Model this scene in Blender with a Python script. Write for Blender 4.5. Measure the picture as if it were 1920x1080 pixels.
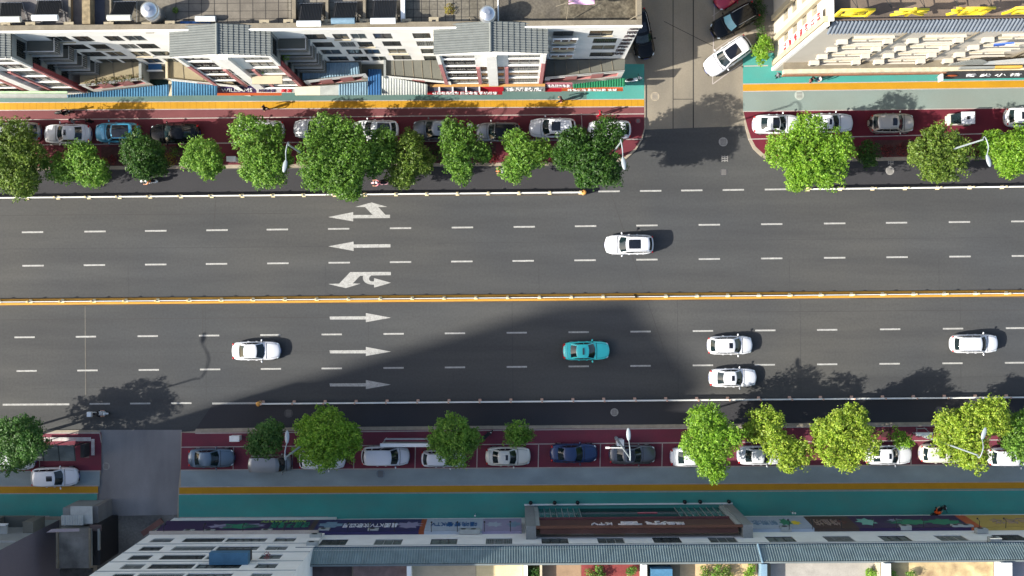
import bpy, math, random
from mathutils import Vector, Matrix, Euler, noise as mnoise
random.seed(7)
R = math.radians
sc = bpy.context.scene
for o in list(bpy.data.objects): bpy.data.objects.remove(o)

# ------------------------------------------------------------------ camera, world, sun, exposure
CAMH = 100.0
PXM = 20.0                      # photograph pixels per metre on the ground
cam_d = bpy.data.cameras.new('camera'); cam = bpy.data.objects.new('camera', cam_d)
sc.collection.objects.link(cam); sc.camera = cam
cam.location = (0, 0, CAMH); cam.rotation_euler = (0, 0, 0)
cam_d.sensor_width = 36; cam_d.lens = 36 * CAMH / (1920 / PXM)
cam_d.clip_start = 1; cam_d.clip_end = 2000

SUN_EL, SHADOW_AZ = 33.0, 16.5
d = Vector((math.cos(R(SHADOW_AZ)) * math.cos(R(SUN_EL)), math.sin(R(SHADOW_AZ)) * math.cos(R(SUN_EL)), -math.sin(R(SUN_EL))))
world = bpy.data.worlds.new('World'); sc.world = world; world.use_nodes = True
wn = world.node_tree; bg = wn.nodes['Background']
sky = wn.nodes.new('ShaderNodeTexSky'); sky.sky_type = 'NISHITA'; sky.sun_disc = False
sky.dust_density = 2.2; sky.air_density = 1.0; sky.ozone_density = .8; sky.sun_elevation = R(SUN_EL); sky.sun_rotation = math.atan2(-d.x, -d.y)
wn.links.new(sky.outputs[0], bg.inputs[0]); bg.inputs[1].default_value = 0.108
sun_d = bpy.data.lights.new('sun', 'SUN'); sun = bpy.data.objects.new('sun', sun_d); sc.collection.objects.link(sun)
sun_d.energy = 4.3; sun_d.angle = R(0.55); sun_d.color = (1.0, 0.94, 0.84)
sun.rotation_euler = d.to_track_quat('-Z', 'Y').to_euler(); sun.location = (-60, -20, 60)
sc.view_settings.view_transform = 'Standard'; sc.view_settings.look = 'None'
sc.view_settings.gamma = 1; sc.view_settings.exposure = 1.22; sc.view_settings.use_curve_mapping = False

# ------------------------------------------------------------------ helpers
def P(px, py, z=0.0):
    k = (CAMH - z) / CAMH / PXM
    return Vector(((px - 960) * k, (540 - py) * k, z))
def lin(c):
    return tuple(((v / 255) / 12.92 if v / 255 <= .04045 else (((v / 255) + .055) / 1.055) ** 2.4) for v in c)
MATS = {}
def mat(name, col, rough=.8, var=.12, scale=.6, stretch=(1, 1, 1), fine=.1, fscale=14., spec=.3, coat=0., metal=0., bump=0., trans=0., stain2=None, stain=None, stainscale=.35, emit=0):
    if name in MATS: return MATS[name]
    m = bpy.data.materials.new(name); m.use_nodes = True; nt = m.node_tree; b = nt.nodes['Principled BSDF']
    c = Vector(lin(col))
    tc = nt.nodes.new('ShaderNodeTexCoord'); mp = nt.nodes.new('ShaderNodeMapping'); mp.inputs['Scale'].default_value = stretch
    geo = nt.nodes.new('ShaderNodeNewGeometry')
    nt.links.new(geo.outputs['Position'], mp.inputs[0])
    def nz(sc_, det, src):
        n = nt.nodes.new('ShaderNodeTexNoise'); n.inputs['Scale'].default_value = sc_; n.inputs['Detail'].default_value = det
        nt.links.new(src, n.inputs['Vector'])
        r = nt.nodes.new('ShaderNodeMapRange'); r.inputs[1].default_value = .3; r.inputs[2].default_value = .7
        nt.links.new(n.outputs[0], r.inputs[0]); return r.outputs[0]
    def mix(fac, a, bcol, mode='MIX'):
        x = nt.nodes.new('ShaderNodeMix'); x.data_type = 'RGBA'; x.blend_type = mode
        if isinstance(fac, (int, float)): x.inputs[0].default_value = fac
        else: nt.links.new(fac, x.inputs[0])
        for i, v in ((6, a), (7, bcol)):
            if isinstance(v, (tuple, Vector)): x.inputs[i].default_value = (*v[:3], 1)
            else: nt.links.new(v, x.inputs[i])
        return x.outputs[2]
    out = mix(nz(scale, 5, mp.outputs[0]), c * (1 - var), c * (1 + var))
    if stain: out = mix(_mul(nt, nz(stainscale, 6, geo.outputs['Position']), stain[1]), out, Vector(lin(stain[0])))
    if stain2:
        m2 = nt.nodes.new('ShaderNodeMapping'); m2.inputs['Scale'].default_value = stain2[3]; nt.links.new(geo.outputs['Position'], m2.inputs[0])
        out = mix(_mul(nt, nz(stain2[2], 7, m2.outputs[0]), stain2[1]), out, Vector(lin(stain2[0])))
    if fine > 0:
        f = nz(fscale, 3, geo.outputs['Position'])
        out = mix(1.0, out, mix(f, Vector((1 - fine,) * 3), Vector((1 + fine,) * 3)), 'MULTIPLY')
    nt.links.new(out, b.inputs['Base Color'])
    b.inputs['Roughness'].default_value = rough; b.inputs['Specular IOR Level'].default_value = spec
    b.inputs['Coat Weight'].default_value = coat; b.inputs['Coat Roughness'].default_value = .06; b.inputs['Metallic'].default_value = metal
    if bump:
        bn = nt.nodes.new('ShaderNodeBump'); bn.inputs['Strength'].default_value = bump
        n = nt.nodes.new('ShaderNodeTexNoise'); n.inputs['Scale'].default_value = fscale; nt.links.new(geo.outputs['Position'], n.inputs['Vector'])
        nt.links.new(n.outputs[0], bn.inputs['Height']); nt.links.new(bn.outputs[0], b.inputs['Normal'])
    MATS[name] = m; return m
def _mul(nt, s, v):
    x = nt.nodes.new('ShaderNodeMath'); x.operation = 'MULTIPLY'; nt.links.new(s, x.inputs[0]); x.inputs[1].default_value = v
    return x.outputs[0]
def plain(name, col, rough=.5, spec=.4, coat=0, metal=0):
    return mat(name, col, rough=rough, spec=spec, coat=coat, metal=metal, var=.05, fine=.03, scale=2.)
def leafmat(name, c1, c2, c3):
    if name in MATS: return MATS[name]
    m = bpy.data.materials.new(name); m.use_nodes = True; nt = m.node_tree; b = nt.nodes['Principled BSDF']
    geo = nt.nodes.new('ShaderNodeNewGeometry'); rp = nt.nodes.new('ShaderNodeValToRGB')
    nt.links.new(geo.outputs['Random Per Island'], rp.inputs[0])
    rp.color_ramp.elements[0].color = (*lin(c1), 1); rp.color_ramp.elements[1].color = (*lin(c3), 1)
    e = rp.color_ramp.elements.new(.5); e.color = (*lin(c2), 1)
    n = nt.nodes.new('ShaderNodeTexNoise'); n.inputs['Scale'].default_value = .8; nt.links.new(geo.outputs['Position'], n.inputs['Vector'])
    hs = nt.nodes.new('ShaderNodeHueSaturation'); mr = nt.nodes.new('ShaderNodeMapRange')
    mr.inputs[1].default_value = .3; mr.inputs[2].default_value = .7; mr.inputs[3].default_value = .58; mr.inputs[4].default_value = .94
    nt.links.new(n.outputs[0], mr.inputs[0]); nt.links.new(mr.outputs[0], hs.inputs['Value']); nt.links.new(rp.outputs[0], hs.inputs['Color'])
    nt.links.new(hs.outputs[0], b.inputs['Base Color']); b.inputs['Roughness'].default_value = .5; b.inputs['Specular IOR Level'].default_value = .35
    tr = nt.nodes.new('ShaderNodeBsdfTranslucent'); nt.links.new(hs.outputs[0], tr.inputs[0])
    mx = nt.nodes.new('ShaderNodeMixShader'); mx.inputs[0].default_value = .36
    nt.links.new(b.outputs[0], mx.inputs[1]); nt.links.new(tr.outputs[0], mx.inputs[2])
    nt.links.new(mx.outputs[0], nt.nodes['Material Output'].inputs[0])
    MATS[name] = m; return m

class MB:
    def __init__(s): s.v = []; s.f = []; s.m = []; s.mats = []
    def mi(s, m):
        if m not in s.mats: s.mats.append(m)
        return s.mats.index(m)
    def face(s, pts, m=None):
        b = len(s.v); s.v += [tuple(p) for p in pts]; s.f.append(tuple(range(b, b + len(pts)))); s.m.append(s.mi(m) if m else 0)
    def prism(s, pts, z0, z1, m=None, bottom=False):
        # pts: counter-clockwise seen from above
        a = sum(pts[i][0] * pts[(i + 1) % len(pts)][1] - pts[(i + 1) % len(pts)][0] * pts[i][1] for i in range(len(pts)))
        if a < 0: pts = pts[::-1]
        n = len(pts)
        s.face([(p[0], p[1], z1) for p in pts], m)
        if bottom: s.face([(p[0], p[1], z0) for p in pts[::-1]], m)
        for i in range(n):
            p, q = pts[i], pts[(i + 1) % n]
            s.face([(p[0], p[1], z0), (q[0], q[1], z0), (q[0], q[1], z1), (p[0], p[1], z1)], m)
    def box(s, x0, x1, y0, y1, z0, z1, m=None):
        s.prism([(x0, y0), (x1, y0), (x1, y1), (x0, y1)], z0, z1, m, True)
    def obox(s, c, dx, dy, dz, rot=None, m=None):
        # box of size dx,dy,dz centred on c, rotated by Euler/Matrix rot
        M = rot.to_matrix() if isinstance(rot, Euler) else (rot or Matrix.Identity(3))
        c = Vector(c); q = [c + M @ Vector((sx * dx / 2, sy * dy / 2, sz * dz / 2)) for sz in (-1, 1) for sx, sy in ((-1, -1), (1, -1), (1, 1), (-1, 1))]
        for f in ((3, 2, 1, 0), (4, 5, 6, 7), (0, 1, 5, 4), (1, 2, 6, 5), (2, 3, 7, 6), (3, 0, 4, 7)): s.face([q[i] for i in f], m)
    def tube(s, pts, r, m=None, n=8, caps=True):
        pts = [Vector(p) for p in pts]; rs = r if isinstance(r, (list, tuple)) else [r] * len(pts)
        rings = []; up = Vector((0, 0, 1)); bi = len(s.v)
        for i, p in enumerate(pts):
            t = (pts[min(i + 1, len(pts) - 1)] - pts[max(i - 1, 0)]).normalized()
            a = t.cross(up if abs(t.z) < .95 else Vector((1, 0, 0))).normalized(); b = t.cross(a).normalized()
            rings.append([p + (a * math.cos(2 * math.pi * k / n) + b * math.sin(2 * math.pi * k / n)) * rs[i] for k in range(n)])
        for rg in rings: s.v += [tuple(p) for p in rg]
        im = s.mi(m) if m else 0
        for i in range(len(rings) - 1):
            for k in range(n):
                a, b2 = bi + i * n + k, bi + i * n + (k + 1) % n
                s.f.append((a, a + n, b2 + n, b2)); s.m.append(im)
        if caps:
            s.f.append(tuple(bi + k for k in range(n))); s.m.append(im)
            s.f.append(tuple(bi + (len(rings) - 1) * n + k for k in reversed(range(n)))); s.m.append(im)
    def ell(s, c, rx, ry, rz, m=None, nu=12, nv=8, rot=None, v0=-.5, v1=.5):
        bi = len(s.v); c = Vector(c); M = rot.to_matrix() if rot else Matrix.Identity(3); im = s.mi(m) if m else 0
        for j in range(nv + 1):
            ph = math.pi * (v0 + (v1 - v0) * j / nv)
            for i in range(nu):
                th = 2 * math.pi * i / nu
                s.v.append(tuple(c + M @ Vector((rx * math.cos(ph) * math.cos(th), ry * math.cos(ph) * math.sin(th), rz * math.sin(ph)))))
        for j in range(nv):
            for i in range(nu):
                a, b = bi + j * nu + i, bi + j * nu + (i + 1) % nu
                s.f.append((a, b, b + nu, a + nu)); s.m.append(im)
    def grid(s, fn, nu, nv, m=None, flip=False):
        bi = len(s.v); im = s.mi(m) if m else 0
        for j in range(nv + 1):
            for i in range(nu + 1): s.v.append(tuple(fn(i / nu, j / nv)))
        for j in range(nv):
            for i in range(nu):
                a = bi + j * (nu + 1) + i; q = (a, a + 1, a + nu + 2, a + nu + 1)
                s.f.append(q[::-1] if flip else q); s.m.append(im)
    def corr(s, a, b, c_, d_, pitch, amp, m=None):
        # corrugated sheet; a-b is the edge across the waves, d-c the opposite edge
        a, b, c_, d_ = map(Vector, (a, b, c_, d_)); n = max(2, int(round((b - a).length / pitch))) * 4
        nrm = (b - a).cross(d_ - a).normalized()
        if nrm.z < 0: nrm = -nrm
        for off in (0, -.02):
            def fn(u, v):
                k = int(round(u * n)) % 4; h = (0, amp, amp, 0)[k]
                return (a.lerp(b, u)).lerp(d_.lerp(c_, u), v) + nrm * (h + off)
            s.grid(fn, n, 1, m)
    def build(s, name, m=None, parent=None, smooth=False, loc=None, weld=False):
        me = bpy.data.meshes.new(name); me.from_pydata(s.v, [], s.f)
        if s.mats:
            for x in s.mats: me.materials.append(x)
            me.polygons.foreach_set('material_index', s.m)
        elif m: me.materials.append(m)
        if weld:
            import bmesh
            bm = bmesh.new(); bm.from_mesh(me); bmesh.ops.remove_doubles(bm, verts=bm.verts, dist=.0005)
            bmesh.ops.recalc_face_normals(bm, faces=bm.faces); bm.to_mesh(me); bm.free()
        if smooth: me.polygons.foreach_set('use_smooth', [True] * len(me.polygons))
        me.update()
        o = bpy.data.objects.new(name, me); sc.collection.objects.link(o)
        if parent: o.parent = parent
        if loc: o.location = loc
        return o
def tag(o, label, cat, group=None):
    o['label'] = label; o['category'] = cat
    if group: o['group'] = group
    return o
def structure(o, label=None): o['kind'] = 'structure'; return o
def empty(name, loc, rz=0):
    o = bpy.data.objects.new(name, None); sc.collection.objects.link(o); o.location = loc; o.rotation_euler = (0, 0, rz); o.empty_display_size = .5
    return o
def sheet(name, pts, z, m, label=None):
    """painted or laid sheet on the ground, pts in photograph pixels"""
    mb = MB(); q = [P(x, y, z) for x, y in pts]
    a = sum(q[i].x * q[(i + 1) % len(q)].y - q[(i + 1) % len(q)].x * q[i].y for i in range(len(q)))
    mb.face(q if a > 0 else q[::-1]); return structure(mb.build(name, m))
def multi(name, polys, z, m):
    mb = MB()
    for pts in polys:
        q = [P(x, y, z) for x, y in pts]
        a = sum(q[i].x * q[(i + 1) % len(q)].y - q[(i + 1) % len(q)].x * q[i].y for i in range(len(q)))
        mb.face(q if a > 0 else q[::-1])
    return structure(mb.build(name, m))
def lineq(x0, y0, x1, y1, w):
    dx, dy = x1 - x0, y1 - y0; l = math.hypot(dx, dy); nx, ny = -dy / l * w / 2, dx / l * w / 2
    return [(x0 + nx, y0 + ny), (x1 + nx, y1 + ny), (x1 - nx, y1 - ny), (x0 - nx, y0 - ny)]
def text_obj(s, origin, xd, yd, size, m, parent=None, name='lettering', width=None, ext=.02, align='CENTER'):
    cu = bpy.data.curves.new('t', 'FONT'); cu.body = s; cu.size = 1; cu.extrude = 0; cu.align_x = align; cu.align_y = 'CENTER'; cu.resolution_u = 2
    cu.extrude = ext / size
    to = bpy.data.objects.new('t', cu); sc.collection.objects.link(to)
    dg = bpy.context.evaluated_depsgraph_get(); me = bpy.data.meshes.new_from_object(to.evaluated_get(dg))
    bpy.data.objects.remove(to)
    xd = Vector(xd).normalized(); yd = Vector(yd).normalized(); zd = xd.cross(yd)
    sx = size
    if width and len(me.vertices):
        w = max(v.co.x for v in me.vertices) - min(v.co.x for v in me.vertices); sx = width / w
    M = Matrix((xd * sx, yd * size, zd * size)).transposed().to_4x4(); M.translation = Vector(origin)
    me.transform(M); me.materials.clear(); me.materials.append(m)
    o = bpy.data.objects.new(name, me); sc.collection.objects.link(o)
    if parent: o.parent = parent
    return o

# ------------------------------------------------------------------ materials
ASPH = mat('asphalt', (63, 66, 69), rough=.88, var=.15, scale=.13, stretch=(.22, 1.5, 1), fine=.08, fscale=5, stain2=((52, 53, 55), .55, .5, (.12, 1.2, 1)), stain=((86, 84, 78), .65), stainscale=.05, spec=.25)
ASPH2 = mat('asphalt_patch', (53, 53, 56), rough=.9, var=.1, scale=.2, fine=.08, fscale=9)
CONC = mat('lane_concrete', (134, 126, 111), rough=.9, stain2=((96, 93, 86), .6, .35, (1, .4, 1)), var=.12, scale=.25, fine=.06, fscale=7, stain=((122, 115, 102), .5), stainscale=.3)
CONC_D = mat('old_concrete', (120, 119, 119), rough=.9, stain2=((146, 144, 142), .5, .22, (1.6, .35, 1)), var=.2, scale=.25, stretch=(2., .5, 1), fine=.08, stain=((80, 80, 84), .6), stainscale=.18)
CONC_R = mat('rough_concrete', (112, 110, 106), rough=.95, var=.25, scale=.5, fine=.18, fscale=5, stain=((66, 66, 64), .8), stainscale=.3)
EARTH = mat('ground', (110, 106, 98), var=.2)
KERB = mat('kerb_stone', (146, 136, 120), var=.14, scale=2, fine=.1)
MAROON = mat('maroon_paint', (96, 38, 47), rough=.8, var=.12, scale=.4, fine=.05, stain=((92, 50, 54), .4), stainscale=.25)
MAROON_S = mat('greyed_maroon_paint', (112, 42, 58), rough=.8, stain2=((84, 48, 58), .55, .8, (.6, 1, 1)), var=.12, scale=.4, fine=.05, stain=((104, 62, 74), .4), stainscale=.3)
MAROON_W = mat('worn_maroon_paint', (108, 62, 64), rough=.8, var=.12, scale=.5, fine=.06, stain=((98, 56, 60), .6), stainscale=.3)
MAROON_E = mat('deep_maroon_paint', (94, 25, 40), rough=.8, var=.1, scale=.4, fine=.05, stain=((88, 36, 46), .3))
YELL = mat('yellow_tactile', (172, 128, 24), rough=.75, var=.09, scale=.8, fine=.08, stain=((168, 122, 28), .5))
YELL_LINE = mat('yellow_line', (178, 132, 50), rough=.7, var=.08, scale=2)
TEAL = mat('teal_paint', (64, 145, 133), rough=.8, stain2=((84, 124, 118), .45, .8, (.5, 1, 1)), var=.09, scale=.3, fine=.05, stain=((52, 128, 126), .5), stainscale=.2)
TEAL_W = mat('worn_teal_paint', (90, 110, 106), rough=.8, var=.09, scale=.5, fine=.05, stain=((66, 100, 96), .8), stainscale=.2)
BLUEG = mat('blue_grey_paint', (142, 156, 158), rough=.8, stain2=((108, 116, 120), .5, .7, (.5, 1, 1)), var=.09, scale=.35, fine=.05, stain=((124, 140, 146), .6), stainscale=.2)
PALE = mat('pale_green_paint', (116, 130, 125), rough=.8, var=.07, scale=.3, fine=.04, stain=((120, 124, 116), .5), stainscale=.2)
LINE = mat('road_paint', (176, 176, 172), rough=.7, stain2=((92, 92, 90), .45, 9., (1, 1, 1)), var=.12, scale=3, fine=.06, fscale=25, stain=((124, 123, 118), .5), stainscale=3.5)
LINE_P = mat('pavement_line', (160, 152, 146), rough=.8, var=.1, scale=3)
SEAM = mat('seam', (50, 48, 46)); GREYM = mat('manhole_iron', (140, 138, 134), var=.15, scale=6); DARKM = mat('dark_iron', (70, 70, 72), var=.15, scale=6)
WHITE = mat('white_wall', (234, 232, 226), rough=.85, var=.05, scale=.5, fine=.03, stain=((208, 206, 196), .45), stainscale=.7)
CREAM = mat('cream_wall', (176, 165, 140), rough=.85, var=.06, scale=.6, fine=.03)
CREAMW = mat('warm_white_wall', (188, 181, 168), rough=.85, var=.05, scale=.6, fine=.03)
PINK = mat('pink_trim', (176, 118, 116), var=.06); BRICKRED = mat('red_trim', (150, 72, 74), var=.08)
TAN = mat('tan_slab', (134, 124, 100), var=.12, scale=.8, fine=.08, stain=((132, 122, 98), .5), stainscale=.9)
GREYSLAB = mat('grey_slab', (98, 98, 90), var=.14, scale=.9, fine=.08, stain=((92, 92, 84), .6), stainscale=.9)
ROOFC = mat('roof_concrete', (116, 111, 100), var=.2, scale=.8, fine=.2, fscale=5, stain=((80, 76, 66), .8), stainscale=.5)
ROOFD = mat('dark_roof', (74, 70, 64), var=.3, scale=.9, fine=.25, fscale=6, stain=((118, 110, 92), .55), stainscale=.5)
PARAP = mat('parapet', (124, 116, 100), var=.15, scale=1.5, fine=.12, stain=((100, 92, 78), .6), stainscale=1.2)
TILE = mat('roof_tile', (108, 112, 109), rough=.6, var=.1, scale=2, fine=.06)
GLASSW = mat('window_glass', (44, 49, 48), rough=.18, var=.25, scale=.9, fine=.05, spec=.5)
CURT = mat('curtained_glass', (92, 98, 94), rough=.25, var=.35, scale=.8, spec=.5)
FRAMEM = mat('window_frame', (140, 142, 138), rough=.5)
DARKF = mat('dark_frame', (52, 54, 54), rough=.5, var=.15, scale=4)
BLUES = mat('blue_sheet', (66, 108, 136), rough=.5, var=.12, scale=2, fine=.08); BLUED = mat('deep_blue_sheet', (40, 84, 128), rough=.5, var=.1, scale=2)
BLUEP = mat('pale_blue_sheet', (112, 138, 154), rough=.55, var=.14, scale=2)
GREENS = mat('green_sheet', (36, 108, 74), rough=.5, var=.1, scale=2); WHITES = mat('pale_sheet', (160, 164, 160), rough=.5, var=.1, scale=2, fine=.08)
EAVE = mat('grey_blue_sheet', (118, 134, 136), rough=.5, var=.16, scale=1.2, fine=.05)
EAVEN = mat('blue_eave_sheet', (100, 108, 118), rough=.5, var=.16, scale=1.2, fine=.05)
METAL = mat('galvanised', (172, 174, 174), rough=.4, metal=.5, var=.08, scale=3); STEEL = mat('steel', (200, 202, 204), rough=.28, metal=.85, var=.05)
WPAINT = plain('white_enamel', (222, 224, 222), rough=.35); BLACKP = plain('black_plastic', (28, 28, 30), rough=.5)
REDP = plain('red_sign', (158, 28, 40)); PURPLE = plain('purple_sign', (58, 46, 92)); DPURP = plain('dark_purple_sign', (52, 34, 72)); ORANGE = plain('orange_sign', (170, 82, 44))
YSIGN = plain('yellow_letters', (226, 198, 40), rough=.4); REDT = plain('red_letters', (200, 48, 56)); WTEXT = plain('white_letters', (220, 220, 220)); DTEXT = plain('dark_letters', (60, 52, 56))
BROWN = mat('brown_panel', (92, 64, 58), var=.1, scale=1, rough=.6); BROWNR = mat('rust_brown', (140, 74, 46), var=.15, scale=1); GREYP = mat('grey_panel', (128, 132, 130), var=.1)
GREENG = mat('green_glass', (60, 104, 98), rough=.15, var=.2, scale=.7, spec=.6); BLACKG = plain('black_glass', (10, 12, 14), rough=.15)
DARKWALL = mat('dark_plum_wall', (104, 99, 107), var=.05, scale=.3); STAINROOF = mat('stained_roof', (140, 137, 130), var=.2, scale=.5, fine=.1, stain=((46, 46, 44), .8), stainscale=.45)
RUBBER = plain('rubber', (22, 22, 22), rough=.8); RIM = mat('alloy', (150, 152, 155), rough=.3, metal=.8, var=.05)
CARGLASS = mat('car_glass', (22, 34, 37), rough=.06, var=.2, scale=1.6, fine=.0, spec=.45, coat=.15); SUNROOFM = mat('sunroof_glass', (20, 22, 28), rough=.08, var=.1, scale=2, spec=.5, coat=.5)
LAMPG = plain('headlamp', (200, 210, 214), rough=.1); TAILR = plain('tail_lamp', (170, 22, 26), rough=.2); BARK = mat('bark', (92, 78, 62), var=.2, scale=4)
SKIN = plain('skin', (190, 140, 112), rough=.6); HAIR = plain('hair', (26, 22, 20), rough=.5)

# ------------------------------------------------------------------ ground, road, pavements
mb = MB(); mb.face([(-400, -400, -.03), (400, -400, -.03), (400, 400, -.03), (-400, 400, -.03)]); structure(mb.build('ground', EARTH))
sheet('road', [(-900, 250), (2900, 200), (2900, 880), (-900, 900)], 0, ASPH)
sheet('side_street', [(1208, 243), (1397, 236), (1393, 208), (1393, 100), (1450, -500), (1100, -500), (1170, 170), (1208, 190)], .012, CONC)
sheet('side_street', [(186, 806), (341, 806), (334, 965), (181, 968)], .012, CONC_D)
sheet('side_street', [(150, 966), (360, 962), (360, 1500), (60, 1500)], .008, CONC_R)
sheet('kerb_lane', [(-900, 331), (200, 320), (1060, 312), (1130, 312), (1130, 361.6), (-900, 380)], .003, ASPH2)
sheet('kerb_lane', [(1500, 305), (1700, 302), (2900, 292), (2900, 344), (1500, 356)], .003, ASPH2)
sheet('kerb_lane', [(400, 756), (2900, 733), (2900, 780), (1440, 793), (480, 801), (368, 803)], .003, ASPH2)
multi('concrete_joint', [lineq(1262, -300, 1262, 241, 1.5), lineq(1300, -300, 1300, 240, 2), lineq(1262, 186, 1300, 186, 1.2), lineq(1208, 200, 1209, 243, 1.5),
      lineq(1245, 40, 1340, 88, 1), lineq(1205, 150, 1207, 200, 1)], .016, SEAM)
multi('asphalt_seam', [lineq(159, 572, 163, 740, 1.3), lineq(405, 372, 400, 432, 1), lineq(381, 565, 379, 640, .8), lineq(250, 845, 252, 960, 1), lineq(1140, 345, 1260, 700, .7),
      lineq(0, 404, 560, 400, .8), lineq(0, 600, 700, 594, .8), lineq(1400, 585, 1920, 581, .8)], .004, mat('seam_tar', (58, 57, 56), var=.1))
NL = [(-900, 100), (1185, 100), (1210, 160), (1210, 240), (1204, 262), (1192, 282), (1172, 300), (1140, 309), (1060, 310), (200, 318), (-900, 329)]
NR = [(1395, 60), (1393, 100), (1393, 208), (1397, 240), (1403, 262), (1412, 280), (1426, 293), (1442, 302), (1500, 304), (1700, 301), (2900, 290), (2900, 50)]
SL = [(-900, 811), (170, 806), (187, 807), (191, 815), (190, 880), (184, 920), (182, 968), (182, 1100), (-900, 1100)]
SR = [(340, 810), (366, 808), (368, 804), (480, 802), (960, 798), (1440, 794), (2900, 781), (2900, 1100), (333, 1100), (333, 965), (335, 915), (339, 880)]
for nm, pts in (('pavement', NL), ('pavement', NR), ('pavement', SL), ('pavement', SR)):
    mb = MB(); mb.prism([P(x, y)[:2] for x, y in pts], -.02, .12, KERB); structure(mb.build(nm))
Z1, Z2, Z3 = .125, .130, .135
# north-west block: (left x, right x) strips follow the photograph's slight drift
def band(name, m, xa, ya0, ya1, xb, yb0, yb1, z): return sheet(name, [(xa, ya0), (xb, yb0), (xb, yb1), (xa, ya1)], z, m)
def ext(xa, ya, xb, yb, x): return ya + (yb - ya) * (x - xa) / (xb - xa)
band('parking_strip', MAROON, -900, 210, 319, 1060, 200, 304, Z1)
sheet('parking_strip', [(1060, 200), (1208, 199.5), (1208, 240), (1202, 261), (1190, 279), (1171, 294), (1138, 303), (1060, 304)], Z1, MAROON)
band('footpath', MAROON_W, -900, 212, 230, 1208, 201, 212.5, Z2)
band('footpath', TEAL_W, -900, 130, 197, 1100, 120, 186.5, Z1); band('footpath', TEAL, 1100, 120, 186.5, 1208, 120, 186, Z1)
band('tactile_path', YELL, -900, 198, 212, 1208, 186, 200, Z3)
# tiles of the tactile path
multi('tactile_joint', [lineq(x, ext(0, 192, 1208, 186, x), x, ext(0, 206, 1208, 200, x), .6) for x in range(-100, 1208, 12)], Z3 + .004, mat('tile_joint', (150, 108, 20)))
multi('pavement_line', [lineq(-900, 197, 1208, 186, 1.4), lineq(-900, 212, 1208, 200, 1.6), lineq(0, 225, 1208, 213.5, 1.8), lineq(75, 271.5, 1205, 261, 1.8), lineq(1090, 213, 1092, 250, 1.3)], Z3 + .008, LINE_P)
# north-east block
sheet('parking_strip', [(1394, 209), (2900, 190), (2900, 283), (1700, 294), (1500, 297), (1444, 295), (1430, 287), (1417, 275), (1408, 258), (1402, 240)], Z1, MAROON_E)
band('footpath', PALE, 1393, 171, 209, 2900, 155, 191, Z1); band('footpath', TEAL, 1393, 100, 159, 2900, 80, 137, Z1)
band('tactile_path', YELL, 1393, 158, 171, 2900, 137, 151, Z2)
multi('pavement_line', [lineq(1393, 157.5, 2900, 137, 1.6), lineq(1393, 171.5, 2900, 151.5, 1.6), lineq(1393, 209, 2900, 190, 1.6), lineq(1403, 261, 1920, 249, 1.8), lineq(1395, 124, 1440, 123, 2)], Z3, LINE_P)
multi('parking_line', [lineq(1341, -60, 1336, 158, 1.8), lineq(1336, 158, 1392, 117, 1.8), lineq(1337, 96, 1390, 60, 1.6), lineq(1336, 30, 1388, -8, 1.6)], .02, LINE_P)
# south-west block
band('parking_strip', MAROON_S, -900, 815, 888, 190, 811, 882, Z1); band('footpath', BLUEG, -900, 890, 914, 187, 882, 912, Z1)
band('tactile_path', YELL, -900, 916, 929, 184, 911, 925, Z2); band('footpath', TEAL, -900, 929, 970, 182, 925, 968, Z1)
multi('pavement_line', [lineq(-900, 914, 185, 911, 1.8), lineq(-900, 929, 184, 925, 1.8), lineq(80, 884, 188, 883, 1.6), lineq(79, 812, 187, 812, 2), lineq(187, 812, 190, 830, 1.6),
      lineq(74, 858, 74, 884, 1.4), lineq(0, 968, 93, 968, 2)], Z3, LINE_P)
# south-east block
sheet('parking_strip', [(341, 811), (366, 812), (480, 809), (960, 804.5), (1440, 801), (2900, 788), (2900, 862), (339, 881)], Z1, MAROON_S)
band('footpath', BLUEG, 339, 881, 914, 2900, 862, 898, Z1); band('tactile_path', YELL, 336, 913, 926, 2900, 896, 909, Z2)
band('footpath', TEAL, 335, 926, 972, 2900, 910, 962, Z1)
band('shop_step', mat('brown_paving', (128, 112, 100), var=.15, scale=.5), 335, 972, 990, 615, 971, 989, Z1 + .002); band('footpath', TEAL, 615, 960, 1000, 1480, 955, 990, Z1 - .002)
bays = [438, 549, 664, 779, 895, 1010, 1126, 1242, 1360, 1476, 1592, 1709, 1826]
multi('parking_line', [lineq(x, ext(340, 838.5, 1920, 824.5, x), x - 1, ext(340, 881, 1920, 871, x), 1.7) for x in bays] +
      [lineq(340, 838.5, 1920, 824.5, 1.8), lineq(366, 812.5, 1440, 801.5, 1.8), lineq(1440, 801.5, 1920, 797, 1.8)], Z3, LINE_P)
multi('pavement_line', [lineq(339, 881.5, 1920, 871, 1.8), lineq(336, 913, 1920, 903.5, 1.8), lineq(335, 927, 1920, 918.5, 1.8), lineq(337, 970.5, 615, 969.5, 1.8), lineq(615, 969.5, 615, 982, 1.6)], Z3 + .004, LINE_P)
# planted beds between the kerb and the bays
BED = mat('bed_soil', (70, 44, 42), var=.25, scale=3, fine=.2)
multi('planting_bed', [[(190, 275), (232, 275), (232, 311), (190, 311)], [(300, 274), (345, 274), (345, 310), (300, 310)], [(640, 270), (930, 268), (930, 304), (640, 306)], [(1640, 263), (1712, 262), (1712, 293), (1640, 294)],
      [(1652, 803), (1672, 803), (1672, 820), (1652, 820)]], Z1 + .012, BED)
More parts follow.
